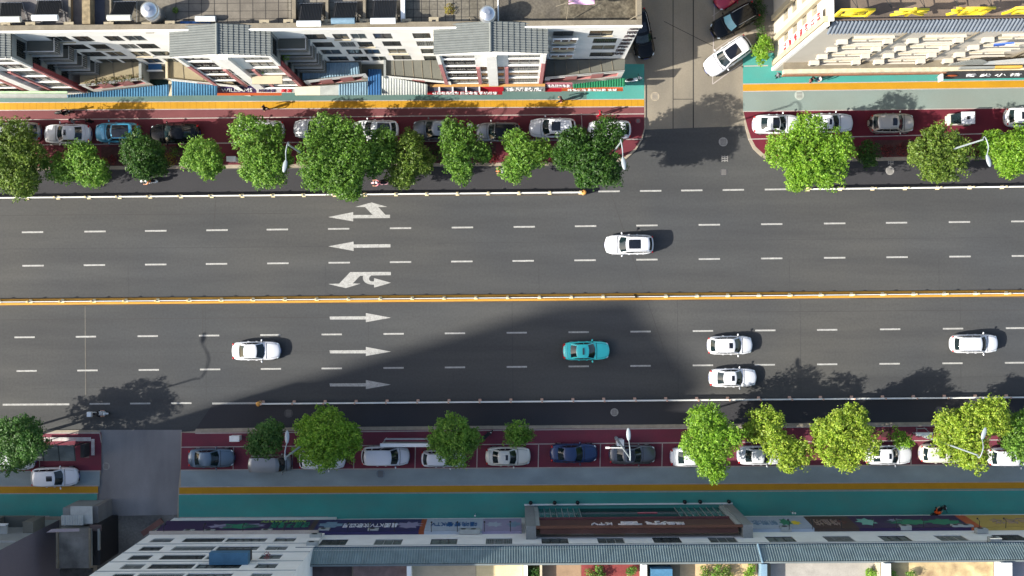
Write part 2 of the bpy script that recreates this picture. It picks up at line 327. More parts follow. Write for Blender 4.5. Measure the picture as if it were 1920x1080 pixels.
# ---- lane markings
def dashes(xs, y0, y1, L=40, w=3.0): return [lineq(x - L / 2, ext(0, y0, 1920, y1, x - L / 2), x + L / 2, ext(0, y0, 1920, y1, x + L / 2), w) for x in xs]
multi('lane_marking', dashes([-55, 61, 178, 292, 407, 520, 635, 751, 867, 983, 1098, 1213, 1330, 1447, 1565, 1681, 1799, 1916], 436, 415), .006, LINE)
multi('lane_marking', dashes([-54, 62, 177, 292, 406, 521, 636, 751, 866, 981, 1097, 1213, 1330, 1447, 1565, 1682, 1800, 1917], 498.8, 479.8), .006, LINE)
multi('lane_marking', dashes([-70, 46, 161, 277, 392, 507, 622, 738, 853, 969, 1085, 1201, 1318, 1435, 1551, 1669, 1787, 1905], 632.8, 615, 38), .006, LINE)
multi('lane_marking', dashes([-65, 50, 164, 279, 394, 508, 622, 738, 853, 969, 1085, 1201, 1318, 1434, 1551, 1668, 1786, 1903], 695.9, 680, 38), .006, LINE)
multi('lane_marking', dashes([1142, 1220, 1297, 1375, 1454], 372.5, 349.5), .006, LINE)
multi('lane_marking', dashes([187, 263, 340], 758.6, 743.5, 38) + [lineq(5, 758.8, 130, 758, 3.4), lineq(398, 756.6, 492, 755.8, 3.4)], .006, LINE)
multi('centre_line', [lineq(-900, 571.2, 1190, 551.8, 4.2), lineq(1190, 551.8, 1920, 545.8, 4.2), lineq(1920, 545.8, 2900, 538, 4.2)], .006, YELL_LINE)
multi('centre_line', [lineq(-900, 577.5, 1190, 560.3, 4.2), lineq(1190, 560.3, 1920, 553.3, 4.2), lineq(1920, 553.3, 2900, 545, 4.2)], .006, YELL_LINE)
def cz(pts, ox=560, oy=360, k=5.4): return [(ox + x / k, oy + y / k) for x, y in pts]
A1 = [cz([(300, 254), (552, 203), (552, 233), (750, 232), (672, 152), (572, 151), (738, 106), (900, 151), (806, 152), (878, 231), (925, 230), (925, 263), (552, 266), (552, 297)])]
A2 = [cz([(300, 550), (556, 502), (556, 531), (929, 528), (929, 560), (556, 565), (556, 596)])]
A3 = [cz([(522, 811), (932, 809), (934, 842), (735, 845), (716, 862), (712, 884), (724, 900), (745, 905), (764, 905), (764, 872), (934, 919), (764, 968), (764, 938), (735, 938), (700, 930), (672, 915), (655, 893), (650, 868), (653, 846), (620, 850), (548, 925), (625, 928), (478, 973), (300, 931), (410, 927)])]
for a in (A1, A2, A3): multi('lane_arrow', a, .006, LINE)
for y in (596, 659.5, 721.5): multi('lane_arrow', [[(618, y - 2.5), (686, y - 3), (686, y - 9), (733, y - .3), (686, y + 8), (686, y + 3), (619, y + 3)]], .006, LINE)
DUST = mat('kerb_dust', (74, 66, 58), var=.3, scale=1.2, stretch=(.3, 2, 1), fine=.2)
multi('road_dust', [lineq(-900, 580.6, 1190, 563.6, 2.2), lineq(1190, 563.6, 2900, 548.6, 2.2), lineq(-900, 567.8, 2900, 535.6, 2.), lineq(-900, 376, 1090, 365.5, 1.6), lineq(1514, 352.5, 2900, 341, 1.4)], .004, DUST)
multi('asphalt_seam', [lineq(159.5, 574, 160.5, 744, 1.6)], .0045, mat('pale_seam', (92, 90, 84), var=.2, scale=2))
multi('asphalt_seam', [lineq(x, ext(0, 500, 1920, 482, x), x + 1, ext(0, 560, 1920, 545, x), .7) for x in (240, 610, 1010, 1480, 1760)] + [lineq(x, ext(0, 574, 1920, 556, x), x + 2, ext(0, 756, 1920, 740, x), .7) for x in (385, 690, 960, 1270, 1500, 1800)] +
      [lineq(-100, 468, 620, 462, .6), lineq(820, 456, 1900, 445, .6), lineq(300, 662, 1020, 655, .6), lineq(60, 728, 560, 723, .6), lineq(1330, 712, 1900, 706, .6)], .0043, mat('fine_seam', (56, 57, 58), var=.2, scale=3))
# ---- manholes
def manhole(px, py, r, m, label, sq=False):
    mb = MB(); c = P(px, py); zz = .01 if 245 < py < 800 else (.02 if (1200 < px < 1395 or 180 < px < 340) else .14)
    n = 24; r /= PXM
    if sq:
        for i in range(3): mb.box(c.x - r, c.x + r, c.y + (i - 1) * r * .6 - r * .12, c.y + (i - 1) * r * .6 + r * .12, zz, zz + .015)
        mb.box(c.x - r, c.x - r * .8, c.y - r, c.y + r, zz, zz + .018); mb.box(c.x + r * .8, c.x + r, c.y - r, c.y + r, zz, zz + .018); mb.box(c.x - .1 * r, c.x + .1 * r, c.y - r, c.y + r, zz, zz + .018)
    else:
        ring = [(c.x + r * math.cos(2 * math.pi * k / n), c.y + r * math.sin(2 * math.pi * k / n)) for k in range(n)]
        mb.prism(ring, zz - .005, zz + .008, m)
        for i in range(-2, 3): mb.box(c.x - r * .6, c.x + r * .6, c.y + i * r * .28 - .03, c.y + i * r * .28 + .03, zz + .008, zz + .016, mat('iron_rib', (104, 102, 100)))
    return tag(mb.build('manhole_cover', m), label, 'manhole', 'covers in the road and paving')
manhole(1356, 266, 8.5, GREYM, 'pale round manhole cover in the tree shadow at the side street mouth'); manhole(1359, 297.5, 6, GREYM, 'small square grate just below the pale round cover', True)
manhole(1357, 323, 7.5, DARKM, 'ribbed dark round cover below the square grate'); manhole(1668.5, 320, 8, GREYM, 'round pale cover in the kerb lane beside the small dark tree')
manhole(1228, 181, 8.5, mat('cover_c', (150, 140, 122)), 'round concrete coloured cover at the left of the sunlit side street'); manhole(1152, 773, 7.5, GREYM, 'pale worn round cover in the shaded lower kerb lane')
manhole(1760.5, 768.5, 7.5, DARKM, 'round cover in the shaded lane beside the yellow green tree'); manhole(541, 775, 8.5, DARKM, 'dark round cover in the lower kerb lane above the street lamp')
manhole(199, 874, 7, GREYM, 'round cover at the left edge of the lower side street'); manhole(714, 888, 8, mat('cover_b', (112, 126, 136)), 'round cover painted into the lower blue grey path')
manhole(1498, 179, 9, mat('cover_p', (156, 164, 156)), 'round cover painted into the pale upper path'); manhole(164, 853, 7, mat('cover_m', (110, 60, 66)), 'round maroon cover beside the glass roofed shelter')
manhole(1196, 227, 5, mat('cover_m2', (134, 66, 72)), 'small maroon cover at the pavement corner beside the side street'); manhole(1670, 303.5, 5, GREYM, 'square drain inlet at the kerb beside the small dark tree', True)

# ------------------------------------------------------------------ railings
RAILW = plain('rail_white', (226, 226, 220), rough=.45); BASEC = mat('rail_base', (206, 190, 150), var=.12, scale=4); BASEP = mat('rail_base_pink', (196, 160, 140), var=.12, scale=4)
def railing(pts, spacing, h, label, base_m, top_w=.09, end=None):
    a, b = P(*pts[0]), P(*pts[1]); L = (b - a).length; root = empty('railing', a, math.atan2(b.y - a.y, b.x - a.x)); tag(root, label, 'railing', 'white road railings')
    mb = MB(); mb.box(0, L, -top_w / 2, top_w / 2, h - .06, h); mb.box(0, L, -.02, .02, .18, .22); mb.box(0, L, -.02, .02, h - .22, h - .18); mb.build('rail', RAILW, root)
    mb = MB(); x = .1
    while x < L: mb.box(x - .014, x + .014, -.014, .014, .2, h - .06); x += .14
    mb.build('pickets', RAILW, root)
    n = int(round(L / spacing)); 
    for i in range(n + 1):
        x = i * L / n; mb = MB(); mb.box(x - .05, x + .05, -.05, .05, 0, h + .08, RAILW); mb.obox((x, 0, h + .11), .15, .15, .06, m=base_m)
        p = mb.build('post', None, root)
        mb = MB(); mb.prism([(x - .17, -.13), (x + .17, -.13), (x + .12, .22), (x - .12, .22)], 0, .14); mb.build('foot', base_m, p)
    if end is not None:
        mb = MB(); x = L + .3 if end else -.3
        mb.tube([(x, 0, 0), (x, 0, .85)], .22, ORANGE_B, 14); mb.ell((x, 0, .85), .22, .22, .14, ORANGE_B, 14, 4, v0=0)
        mb.tube([(x, 0, .35), (x, 0, .5)], .225, RAILW, 14, False)
        mb.build('end_bollard', None, root, smooth=False)
    return root
ORANGE_B = mat('orange_bollard', (200, 146, 76), var=.1, scale=4)
railing([(-120, 373.6), (1088, 362)], 2.92, .95, 'white picket railing along the upper kerb lane ending at an orange bollard', BASEC, end=True)
railing([(1514, 356), (2060, 349.6)], 2.95, .95, 'white picket railing on the upper right half beyond the dashed gap', BASEC)
railing([(-120, 567.2), (1190, 556.2)], 2.95, .8, 'white railing between the double yellow centre lines, left length', BASEC, .05)
railing([(1190, 556.2), (2060, 548.6)], 2.95, .8, 'white railing between the double yellow centre lines, right length', BASEC, .05)
railing([(494, 755.6), (2060, 742.2)], 2.9, .95, 'white picket railing along the lower kerb lane starting at an orange bollard', BASEP, end=False)

# ------------------------------------------------------------------ trees
def leaves(mb, c, n, r, size, squash=.75, up=.6):
    for _ in range(n):
        while True:
            v = Vector((random.uniform(-1, 1), random.uniform(-1, 1), random.uniform(-1, 1)))
            if .05 < v.length < 1: break
        p = c + Vector((v.x * r, v.y * r, v.z * r * squash))
        nrm = (v.normalized() * .9 + Vector((random.uniform(-1, 1), random.uniform(-1, 1), random.uniform(-.4, 1) + up))).normalized()
        a = nrm.cross(Vector((random.uniform(-1, 1), random.uniform(-1, 1), random.uniform(-1, 1)))).normalized(); b = nrm.cross(a)
        l = size * random.uniform(.7, 1.3); w = l * .5
        mb.face([p - a * l, p - b * w, p + a * l, p + b * w])
GREENS_T = {
 'mid': ((66, 104, 32), (92, 136, 44), (128, 168, 64)), 'dark': ((42, 78, 24), (58, 98, 32), (84, 122, 44)), 'olive': ((78, 106, 34), (104, 134, 46), (138, 160, 68)),
 'bright': ((96, 142, 36), (124, 172, 44), (164, 202, 74)), 'lime': ((118, 154, 42), (152, 182, 54), (192, 208, 84)), 'light': ((88, 134, 44), (112, 158, 54), (146, 184, 76)),
 'shade': ((62, 104, 46), (78, 122, 52), (100, 142, 66))}
def tree(label, kind, lobes, z=5.6, group='street trees along both kerbs', name='street_tree'):
    cs = [P(x, y, z + (0 if i == 0 else random.uniform(-.8, .5))) for i, (x, y, r) in enumerate(lobes)]; rr = [r * 1.07 / PXM * (CAMH - z) / CAMH for _, _, r in lobes]
    w = sum(r * r for r in rr); base = sum((c * (r * r) for c, r in zip(cs, rr)), Vector()) / w; base.z = .1
    root = empty(name, base); tag(root, label, 'tree', group)
    mb = MB()
    low = [(c - Vector((0, 0, 1.15 * min(r, 1.6))), r * .82) for c, r in zip(cs, rr) if z > 3.5]
    for c, r in list(zip(cs, rr)) + low:
        cc = c - base
        ncl = int(34 * r * r) + 10
        for _ in range(ncl):
            th = random.uniform(0, 2 * math.pi); u = random.uniform(-.55, 1); q = math.sqrt(max(0, 1 - u * u))
            k = r * (random.uniform(.66, 1.0) ** .8) * (1 + .34 * mnoise.noise(Vector((math.cos(th) * 1.6 + c.y, math.sin(th) * 1.6, u * 1.5 + c.x)))) * (1.13 if random.random() < .08 else 1)
            p = cc + Vector((q * math.cos(th) * k, q * math.sin(th) * k, u * k * .72)); cr = random.uniform(.2, .42)
            leaves(mb, p, 17, cr, .105)
        leaves(mb, cc, int(170 * r * r), r * .88, .14, .7)
    mb.build('crown', leafmat('leaf_' + kind, *GREENS_T[kind]), root)
    mb = MB(); rt = .12 + .03 * max(rr); fork = Vector((0, 0, z * .45))
    mb.tube([(0, 0, 0), (.03, .02, z * .2), fork], [rt, rt * .85, rt * .7], BARK)
    for c, r in zip(cs, rr):
        e = c - base; e.z = c.z - .1
        for k in range(3):
            t = e + Vector((random.uniform(-.6, .6) * r, random.uniform(-.6, .6) * r, random.uniform(-.1, .3) * r)); mid = fork.lerp(t, .5) + Vector((random.uniform(-.2, .2), random.uniform(-.2, .2), .15))
            mb.tube([fork, mid, t], [rt * .5, rt * .32, .02], BARK, 6)
    mb.build('trunk', BARK, root)
    return root
tree('large mid green tree cut by the left edge above the upper road', 'olive', [(15, 262, 40), (46, 292, 32), (4, 312, 46), (34, 340, 30), (-20, 280, 35)])
tree('low light green tree pair of lobes left of the dark round tree', 'light', [(150, 292, 27), (104, 314, 25), (168, 320, 27), (132, 318, 22), (183, 330, 17)], 4.2)
tree('dark green round tree hiding the blue car corner', 'dark', [(265, 288, 38), (250, 270, 20), (285, 305, 26), (262, 318, 20)], 4.8)
tree('light green small tree right of the dark round tree', 'light', [(378, 288, 30), (362, 300, 20), (394, 305, 22), (388, 320, 16)], 4.6)
tree('mid green tree behind the first upper street lamp', 'light', [(500, 318, 34), (465, 248, 34), (482, 296, 30), (522, 296, 24), (512, 252, 20), (470, 320, 20)], 5.2)
tree('largest green tree of the upper row overhanging the railing', 'mid', [(640, 318, 48), (612, 240, 30), (652, 260, 34), (596, 290, 36), (680, 290, 26), (655, 352, 24), (590, 330, 26)], 6.4)
tree('narrow mid green tree touching the largest upper tree', 'mid', [(718, 262, 24), (712, 290, 24), (700, 310, 20)], 5.4)
tree('dull olive tree right of the narrow one', 'olive', [(765, 288, 32), (752, 326, 26), (790, 302, 24), (770, 262, 18)], 4.9)
tree('upright green tree between the grey and the silver parked cars', 'mid', [(860, 262, 34), (858, 298, 30), (866, 326, 18), (904, 286, 18), (842, 240, 16)], 5.6)
tree('loose olive green tree below the silver wagon parked near the corner', 'light', [(985, 296, 30), (968, 266, 24), (962, 316, 24), (1016, 282, 20)], 4.8)
tree('dark dense tree at the pavement corner beside the lamp', 'dark', [(1112, 298, 42), (1096, 276, 30), (1122, 320, 30), (1142, 250, 30), (1074, 262, 26), (1140, 318, 30), (1100, 332, 20), (1062, 292, 24)], 7.6)
tree('bright green wide tree on the upper right corner', 'bright', [(1522, 300, 44), (1518, 245, 32), (1472, 280, 32), (1570, 276, 32), (1500, 330, 26), (1556, 320, 30)], 6.2)
tree('small dark shrubby tree in the bed right of the bright tree', 'dark', [(1625, 286, 19), (1630, 300, 14)], 2.4)
tree('olive tree with yellowed tips under the lamp arm, upper right', 'olive', [(1765, 262, 30), (1738, 285, 30), (1778, 308, 32), (1798, 282, 24), (1755, 320, 22)], 5.8)
tree('bright tree cut by the right edge in the upper row', 'bright', [(1904, 282, 36), (1864, 270, 24), (1900, 308, 22), (1935, 270, 40)], 5.4)
tree('shaded green tree at the left edge below the road', 'shade', [(32, 812, 34), (22, 850, 34), (54, 834, 26), (-10, 820, 30)], 6.2)
tree('shaded small round tree beside the silver microvan', 'shade', [(497, 824, 31), (480, 838, 18), (510, 806, 18)], 4.2)
tree('large yellow green tree in the shade right of the lamp', 'bright', [(612, 806, 38), (588, 838, 34), (644, 828, 34), (610, 852, 28), (575, 800, 20)], 5.4)
tree('mid green tree over the parked white wagon, lower row', 'light', [(848, 812, 34), (852, 848, 28), (884, 824, 20), (824, 828, 20)], 5.)
tree('smallest round green tree of the lower row', 'light', [(970, 811, 22), (962, 822, 14), (984, 816, 14)], 3.4)
tree('tall bright green tree reaching from the railing to the yellow path', 'bright', [(1325, 792, 34), (1312, 832, 34), (1352, 826, 34), (1336, 870, 30), (1342, 890, 14), (1378, 818, 16)], 6.4)
tree('yellow green straggling tree with two lobes, lower row', 'lime', [(1440, 794, 30), (1462, 836, 28), (1500, 850, 24), (1412, 812, 18), (1478, 866, 18)], 5.6)
tree('round lime coloured tree between two others in the lower row', 'lime', [(1586, 808, 40), (1560, 842, 30), (1620, 830, 30), (1590, 862, 22), (1548, 810, 22), (1606, 780, 20)], 6.)
tree('tiny green sapling in the lower parking strip', 'bright', [(1688, 822, 15), (1700, 830, 10)], 2.6)
tree('large lime tree with a lamp arm over it, lower right', 'lime', [(1826, 800, 40), (1862, 780, 32), (1794, 828, 34), (1826, 856, 28), (1780, 790, 20), (1880, 800, 20)], 6.4)
tree('green tree cut by the right edge below the road', 'light', [(1912, 812, 28), (1918, 846, 20), (1898, 830, 16), (1940, 800, 30)], 5.8)
tree('sunlit leafy bush at the foot of the cream building corner', 'bright', [(1430, 92, 15), (1428, 108, 11), (1434, 78, 10)], 1.9, None, 'bush')
# low planting
def shrub(px, py, r, kind, label, z=.45):
    mb = MB(); c = P(px, py, .1); rr = r / PXM
    leaves(mb, Vector((0, 0, z * .7)), int(260 * rr * rr) + 60, rr, .075, .45 / max(rr, .4)); mb.tube([(0, 0, 0), (0, 0, z)], .03, n=5)
    return tag(mb.build('shrub', leafmat('leaf_' + kind, *GREENS_T[kind]), None, loc=c), label, 'shrub', 'low planting in the kerb beds')
GREENS_T['red'] = ((92, 28, 34), (120, 36, 42), (140, 60, 46)); GREENS_T['autumn'] = ((120, 90, 30), (150, 140, 40), (170, 160, 60))
for i, (x, y, r, k, l) in enumerate([(196, 304, 9, 'autumn', 'yellowing low shrub at the kerb left of the dark round tree'), (213, 300, 10, 'red', 'red leaved low shrub touching the dark round tree'),
      (320, 300, 14, 'autumn', 'yellow green low shrub right of the dark round tree'), (330, 285, 11, 'mid', 'green low shrub behind the yellow green one'), (690, 297, 14, 'mid', 'green shrub under the largest upper tree'),
      (815, 288, 18, 'dark', 'dark green shrub in the bed left of the upright tree'), (925, 298, 11, 'red', 'red shrub beside the upright tree'), (905, 300, 10, 'dark', 'dark shrub next to the red one'),
      (1040, 298, 10, 'autumn', 'yellow green shrub at the kerb left of the dense dark tree'), (1662, 283, 13, 'red', 'dark red shrub in the upper right bed'), (1690, 281, 14, 'red', 'dark red shrub left of the olive tree'),
      (1832, 290, 14, 'dark', 'dark green shrub under the lamp arm'), (1518, 844, 4, 'red', 'small red flowering pot between the lime trees')]): shrub(x, y, r, k, l)
mb = MB()
for i in range(46):
    p = P(1427 + random.uniform(-7, 7), -40 + i * 3.0, .5); leaves(mb, p, 34, .42, .08)
mb.build('hedge', leafmat('leaf_dark', *GREENS_T['dark'])); tag(bpy.data.objects['hedge'], 'dark clipped hedge along the side street wall', 'hedge')

# ------------------------------------------------------------------ cars
def paint(name, col, flake=.2, rough=.32): return mat('paint_' + name, col, rough=rough, var=.03, scale=1, fine=.0, spec=.5 if rough > .2 else .3, coat=.7 if rough > .2 else 0, metal=flake)
PW = paint('white', (212, 214, 218), 0); PPW = paint('pearl', (206, 209, 213), 0); PS = paint('silver', (128, 132, 134), .5); PG = paint('grey', (92, 96, 100), .45); PBK = paint('black', (10, 12, 15), 0, .14)
PBL = paint('blue', (62, 142, 176), .25); PNV = paint('navy', (16, 46, 88), .2); PTQ = paint('turquoise', (60, 206, 202), .0); PRD = paint('red', (150, 16, 50), .2); PBG = paint('beige', (168, 162, 152), .4); PCR = paint('cream', (206, 204, 192), .1); PSTEEL = paint('steel_blue', (84, 104, 120), .4)
def lerp(a, b, t): return a + (b - a) * t
def car(label, px, py, heading, L, W, kind, pm, sunroof=None, rails=False, roof_m=None, taxi=False, spare=False, group=None, name=None, z=None, wind_c=None):
    """heading in degrees, 0 = facing right in the photograph. px,py is the centre of the car as seen (mid height)"""
    Hh = {'sedan': 1.46, 'suv': 1.68, 'hatch': 1.52, 'mpv': 1.72, 'van': 1.85}[kind]
    zg = z if z is not None else (.13 if (py < 300 or py > 800) and not (1200 < px < 1420 and py < 240) else .01)
    c = P(px, py, .9); c.z = zg
    root = empty(name or {'sedan': 'sedan_car', 'suv': 'suv_car', 'hatch': 'hatchback_car', 'mpv': 'minivan', 'van': 'microvan'}[kind], c, R(heading)); tag(root, label, 'car' if kind != 'van' else 'van', group)
    roof_m = roof_m or pm
    hl, hw = L / 2, W / 2
    # key stations (fractions of half length, +1 front)
    K = {'sedan': dict(cowl=.38, rf=.06, rr=-.42, rb=-.72, zb=.93, deck=1.0, nose=.66), 'suv': dict(cowl=.44, rf=.14, rr=-.78, rb=-.93, zb=1.08, deck=1.08, nose=.82),
         'hatch': dict(cowl=.46, rf=.12, rr=-.70, rb=-.92, zb=.98, deck=.98, nose=.72), 'mpv': dict(cowl=.56, rf=.26, rr=-.82, rb=-.94, zb=1.02, deck=1.02, nose=.78), 'van': dict(cowl=.74, rf=.5, rr=-.93, rb=-.99, zb=1.05, deck=1.05, nose=.86)}[kind]
    nf, nr = (7.5, 10) if kind != 'van' else (14, 20)
    def wx(s):
        e = nf if s > 0 else nr
        return hw * max(0., 1 - abs(s) ** e) ** (.42) * (1 - .05 * max(0, s) ** 2 - .03 * max(0, -s) ** 2)
    def zt(s):
        if s > K['cowl']: t = (s - K['cowl']) / (1 - K['cowl']); return lerp(K['zb'], K['nose'], t ** 1.7)
        if s < K['rb']: t = (K['rb'] - s) / (1 + K['rb']) if K['rb'] > -1 else 0; return lerp(K['deck'], K['deck'] - .14, t ** 1.5)
        return lerp(K['deck'], K['zb'], (s - K['rb']) / (K['cowl'] - K['rb']))
    ss = [-1, -.997, -.985, -.965, -.94, -.9, -.84, -.76, -.66, -.55, -.4, -.2, 0, .2, .38, .5, .6, .7, .78, .85, .9, .935, .96, .98, .993, 1]
    mb = MB(); rings = []
    for s in ss:
        w = wx(s); T = zt(s); e = 1 - max(0, (abs(s) - .9) / .1) ** 3 * .35
        zlow = .24 + (abs(s) ** 10) * .06; T = zlow + (T - zlow) * (e ** .5)
        half = [(.90, zlow), (.985, zlow + .14), (1.0, .52 * T / .95 + .04), (.985, T * .78), (.945, T * .90), (.87, T - .045), (.74, T - .008), (.45, T + .022), (0, T + .035)]
        ring = [(hl * s, w * a, zz) for a, zz in half] + [(hl * s, -w * a, zz) for a, zz in half[-2::-1]]
        rings.append(ring)
    n = len(rings[0]); bi = 0
    for r in rings: mb.v += r
    im = mb.mi(pm)
    for i in range(len(rings) - 1):
        for k in range(n - 1): mb.f.append((i * n + k, i * n + k + 1, (i + 1) * n + k + 1, (i + 1) * n + k)); mb.m.append(im)
    for i in range(len(rings) - 1): mb.f.append((i * n, (i + 1) * n, (i + 1) * n + n - 1, i * n + n - 1)); mb.m.append(im)
    body = mb.build('body', None, root, smooth=True)
    # greenhouse
    zb = min(K['zb'], K['deck']) - .02; zr = Hh - .05; wb, wr = hw * .865, hw * (.70 if kind in ('sedan', 'hatch') else .735 if kind != 'van' else .84)
    xc, xf, xr, xb = hl * K['cowl'], hl * K['rf'], hl * K['rr'], hl * K['rb']; fc, rc = .20, .12
    def wind(u, v, o=0.):
        uu = 2 * u - 1; x = lerp(xc, xf, v) - (1 - (1 - uu * uu)) * fc * lerp(1, .6, v) + fc * .2 + o * .5; y = uu * lerp(wb, wr, v ** .9)
        return (x, y, lerp(zb, zr, v ** .92) + .03 * (1 - uu * uu) * v + o)
    def back(u, v, o=0.):
        uu = 1 - 2 * u; x = lerp(xb, xr, v) + (uu * uu) * rc - rc * .2 - o * .5; y = uu * lerp(wb * .94, wr * .97, v ** .9)
        return (x, y, lerp(zb, zr - .01, v ** .92) + .03 * (1 - uu * uu) * v + o)
    def roofp(u, v, o=0.):
        uu = 2 * u - 1; f = wind(u, 1); b = back(1 - u, 1)
        t = v; z_ = lerp(f[2], b[2], t) + .05 * math.sin(math.pi * min(1, max(0, t))) * (1 - .3 * uu * uu) + o
        return (lerp(f[0], b[0], t), lerp(f[1], b[1], t) * (1 + .03 * math.sin(math.pi * t)), z_)
    def side(u, v, sgn, o=0.):
        a0, a1 = wind(0 if sgn < 0 else 1, 0), wind(0 if sgn < 0 else 1, 1); b0, b1 = back(1 if sgn < 0 else 0, 0), back(1 if sgn < 0 else 0, 1)
        A = [lerp(a0[i], a1[i], v) for i in range(3)]; B = [lerp(b0[i], b1[i], v) for i in range(3)]
        q = [lerp(A[i], B[i], u) for i in range(3)]; bul = math.sin(math.pi * u)
        q[1] += sgn * (.04 * bul * (1 - v) + .03 * bul * v * .6 + o); q[2] += .05 * bul * v + o * .3
        return q
    mb = MB(); mb.grid(lambda u, v: wind(u, v), 10, 4, pm); mb.grid(lambda u, v: back(u, v), 10, 4, pm); mb.grid(lambda u, v: roofp(u, v), 10, 8, roof_m, flip=True)
    mb.grid(lambda u, v: side(u, v, 1), 10, 3, pm); mb.grid(lambda u, v: side(u, v, -1), 10, 3, pm)
    mb.build('cabin', None, root, smooth=True, weld=True)
    g = CARGLASS
    mb = MB(); mb.grid(lambda u, v: wind(lerp(.05, .95, u), lerp(.1, .93, v), .012), 10, 4, wind_c or g); mb.build('windscreen', None, root, smooth=True)
    mb = MB(); mb.grid(lambda u, v: back(lerp(.09, .91, u), lerp(.14, .92, v), .012), 10, 4, g); mb.build('rear_window', None, root, smooth=True)
    for sgn in (1, -1):
        cuts = [(.06, .40), (.43, .72)] + ([(.75, .93)] if kind in ('suv', 'mpv', 'van') else [(.75, .88)])
        for a, b in cuts:
            mb = MB(); mb.grid(lambda u, v: side(lerp(a, b, u), lerp(.12, .88, v), sgn, .01), 4, 2, g); mb.build('side_window', None, root, smooth=True)
    if sunroof:
        a, b, w_ = sunroof
        mb = MB(); mb.grid(lambda u, v: roofp(lerp(.5 - w_ / 2, .5 + w_ / 2, u), lerp(a, b, v), .014), 6, 4, SUNROOFM, flip=True); mb.build('sunroof', None, root, smooth=True)
    if rails:
        for sgn in (1, -1):
            mb = MB(); pts = [Vector(roofp(.5 + sgn * .46, t)) + Vector((0, 0, .0 if t in (.06, .94) else .06)) for t in (.06, .12, .35, .65, .88, .94)]
            mb.tube(pts, .022, METAL, 6); mb.build('roof_rail', None, root, smooth=True)
    # lights, grille, plates, mirrors, handles
    def patch(s0, s1, a0, a1, z0, z1, m, nm, par=body):
        for sgn in (1, -1):
            mb = MB()
            def fn(u, v):
                s = lerp(s0, s1, u); w = wx(s) * 1.0; k = lerp(a0, a1, u)
                return (hl * s + (.012 if s > 0 else -.012), sgn * (w * k + .006), lerp(z0, z1, v))
            mb.grid(fn, 8, 3, m); mb.build(nm, None, par, smooth=True)
    nz_ = K['nose']
    for sgn in (1, -1):
        mb = MB(); rz = Euler((0, R(18), sgn * -R(28)))
        mb.ell((hl * .885, sgn * hw * .68, nz_ - .05), .17, .11, .075, LAMPG, 12, 6, Euler((0, R(14), sgn * -R(38)))); mb.build('headlight', None, root, smooth=True)
        mb = MB(); mb.ell((-hl * .925, sgn * hw * .70, K['deck'] - .14), .09, .14, .07, TAILR, 12, 6, Euler((0, 0, sgn * R(26)))); mb.build('tail_light', None, root, smooth=True)
        mb = MB(); x = xc - .28; mb.ell((x, sgn * (hw + .11), K['zb'] + .05), .075, .12, .075, pm, 10, 6, Euler((0, 0, sgn * -R(12)))); mb.tube([(x + .05, sgn * (hw - .08), K['zb'] - .03), (x, sgn * (hw + .06), K['zb'] + .02)], .03, BLACKP, 6)
        mb.build('mirror', None, root, smooth=True)
        for xx in (hl * .02, -hl * .32):
            mb = MB(); mb.obox((xx, sgn * (hw + .008), K['zb'] - .17), .18, .035, .035, m=pm); mb.build('door_handle', None, root)
    mb = MB(); mb.obox((hl - .03, 0, .48), .05, hw * 1.0, .20, Euler((0, -R(8), 0)), BLACKP); mb.build('grille', None, root)
    mb = MB(); mb.obox((hl + .002, 0, .40), .02, .44, .13, m=plain('plate_blue', (40, 70, 150))); mb.obox((-hl - .002, 0, .62), .02, .44, .13, m=plain('plate_blue', (40, 70, 150))); mb.build('number_plate', None, root)
    # shut lines of bonnet and boot, door gaps
    mb = MB(); dk = plain('panel_gap', (40, 42, 44))
    def deckp(s, k): T = zt(s); w = wx(s); return Vector((hl * s, w * k, T + .035 - .03 * abs(k) ** 2 + .002))
    cs_ = K['cowl'] + .03
    gap = [deckp(lerp(cs_, .86, i / 8), .80 - .06 * (i / 8)) for i in range(9)]; gap2 = [Vector((p.x, -p.y, p.z)) for p in gap]
    for g2 in (gap, gap2): mb.tube([p - Vector((0, 0, .012)) for p in g2], .009, dk, 4, False)
    if kind == 'sedan': mb.tube([deckp(-.78 - .04 * (1 - abs(k)), k) - Vector((0, 0, .006)) for k in (-.8, -.4, 0, .4, .8)], .008, dk, 4, False)
    mb.tube([deckp(K['cowl'] + .035 + .03 * (1 - k * k), k) for k in (-.85, -.45, 0, .45, .85)], .022, BLACKP, 4, False)
    for k in (.35, -.15): mb.tube([Vector(wind(.5 + k * .8, .03, .03)), Vector(wind(.5 + k * .8 - .28, .14, .035))], .01, BLACKP, 4)
    mb.build('trim', None, root)
    for sx, wxx in ((.63, 1), (-.62, 1)):
        for sgn in (1, -1):
            rwh = .33; mb = MB(); x = hl * sx; y = sgn * (hw - .12)
            mb.tube([(x, y - .11, rwh), (x, y + .11, rwh)], rwh, RUBBER, 20); t = mb.build('wheel', None, root, smooth=False)
            mb = MB(); mb.tube([(x, sgn * (hw - .005) - .012, rwh), (x, sgn * (hw - .005) + .012, rwh)], rwh * .62, RIM, 14); mb.build('rim', None, t)
    if taxi:
        mb = MB(); mb.obox((lerp(xf, xr, .42), 0, Hh + .06), .16, .62, .12, m=plain('taxi_box', (60, 80, 86))); mb.build('roof_sign', None, root)
        mb = MB(); mb.box(-hl - .01, -hl * .93, -hw * .72, hw * .72, .72, .80, TAILR); mb.build('tail_strip', None, root)
    if spare:
        mb = MB(); mb.tube([(-hl - .24, 0, .95), (-hl - .02, 0, .95)], .34, RUBBER, 20); sp = mb.build('spare_wheel', None, root)
        mb = MB(); mb.tube([(-hl - .28, 0, .95), (-hl - .22, 0, .95)], .28, pm, 20); mb.build('wheel_cover', None, sp)
    return root
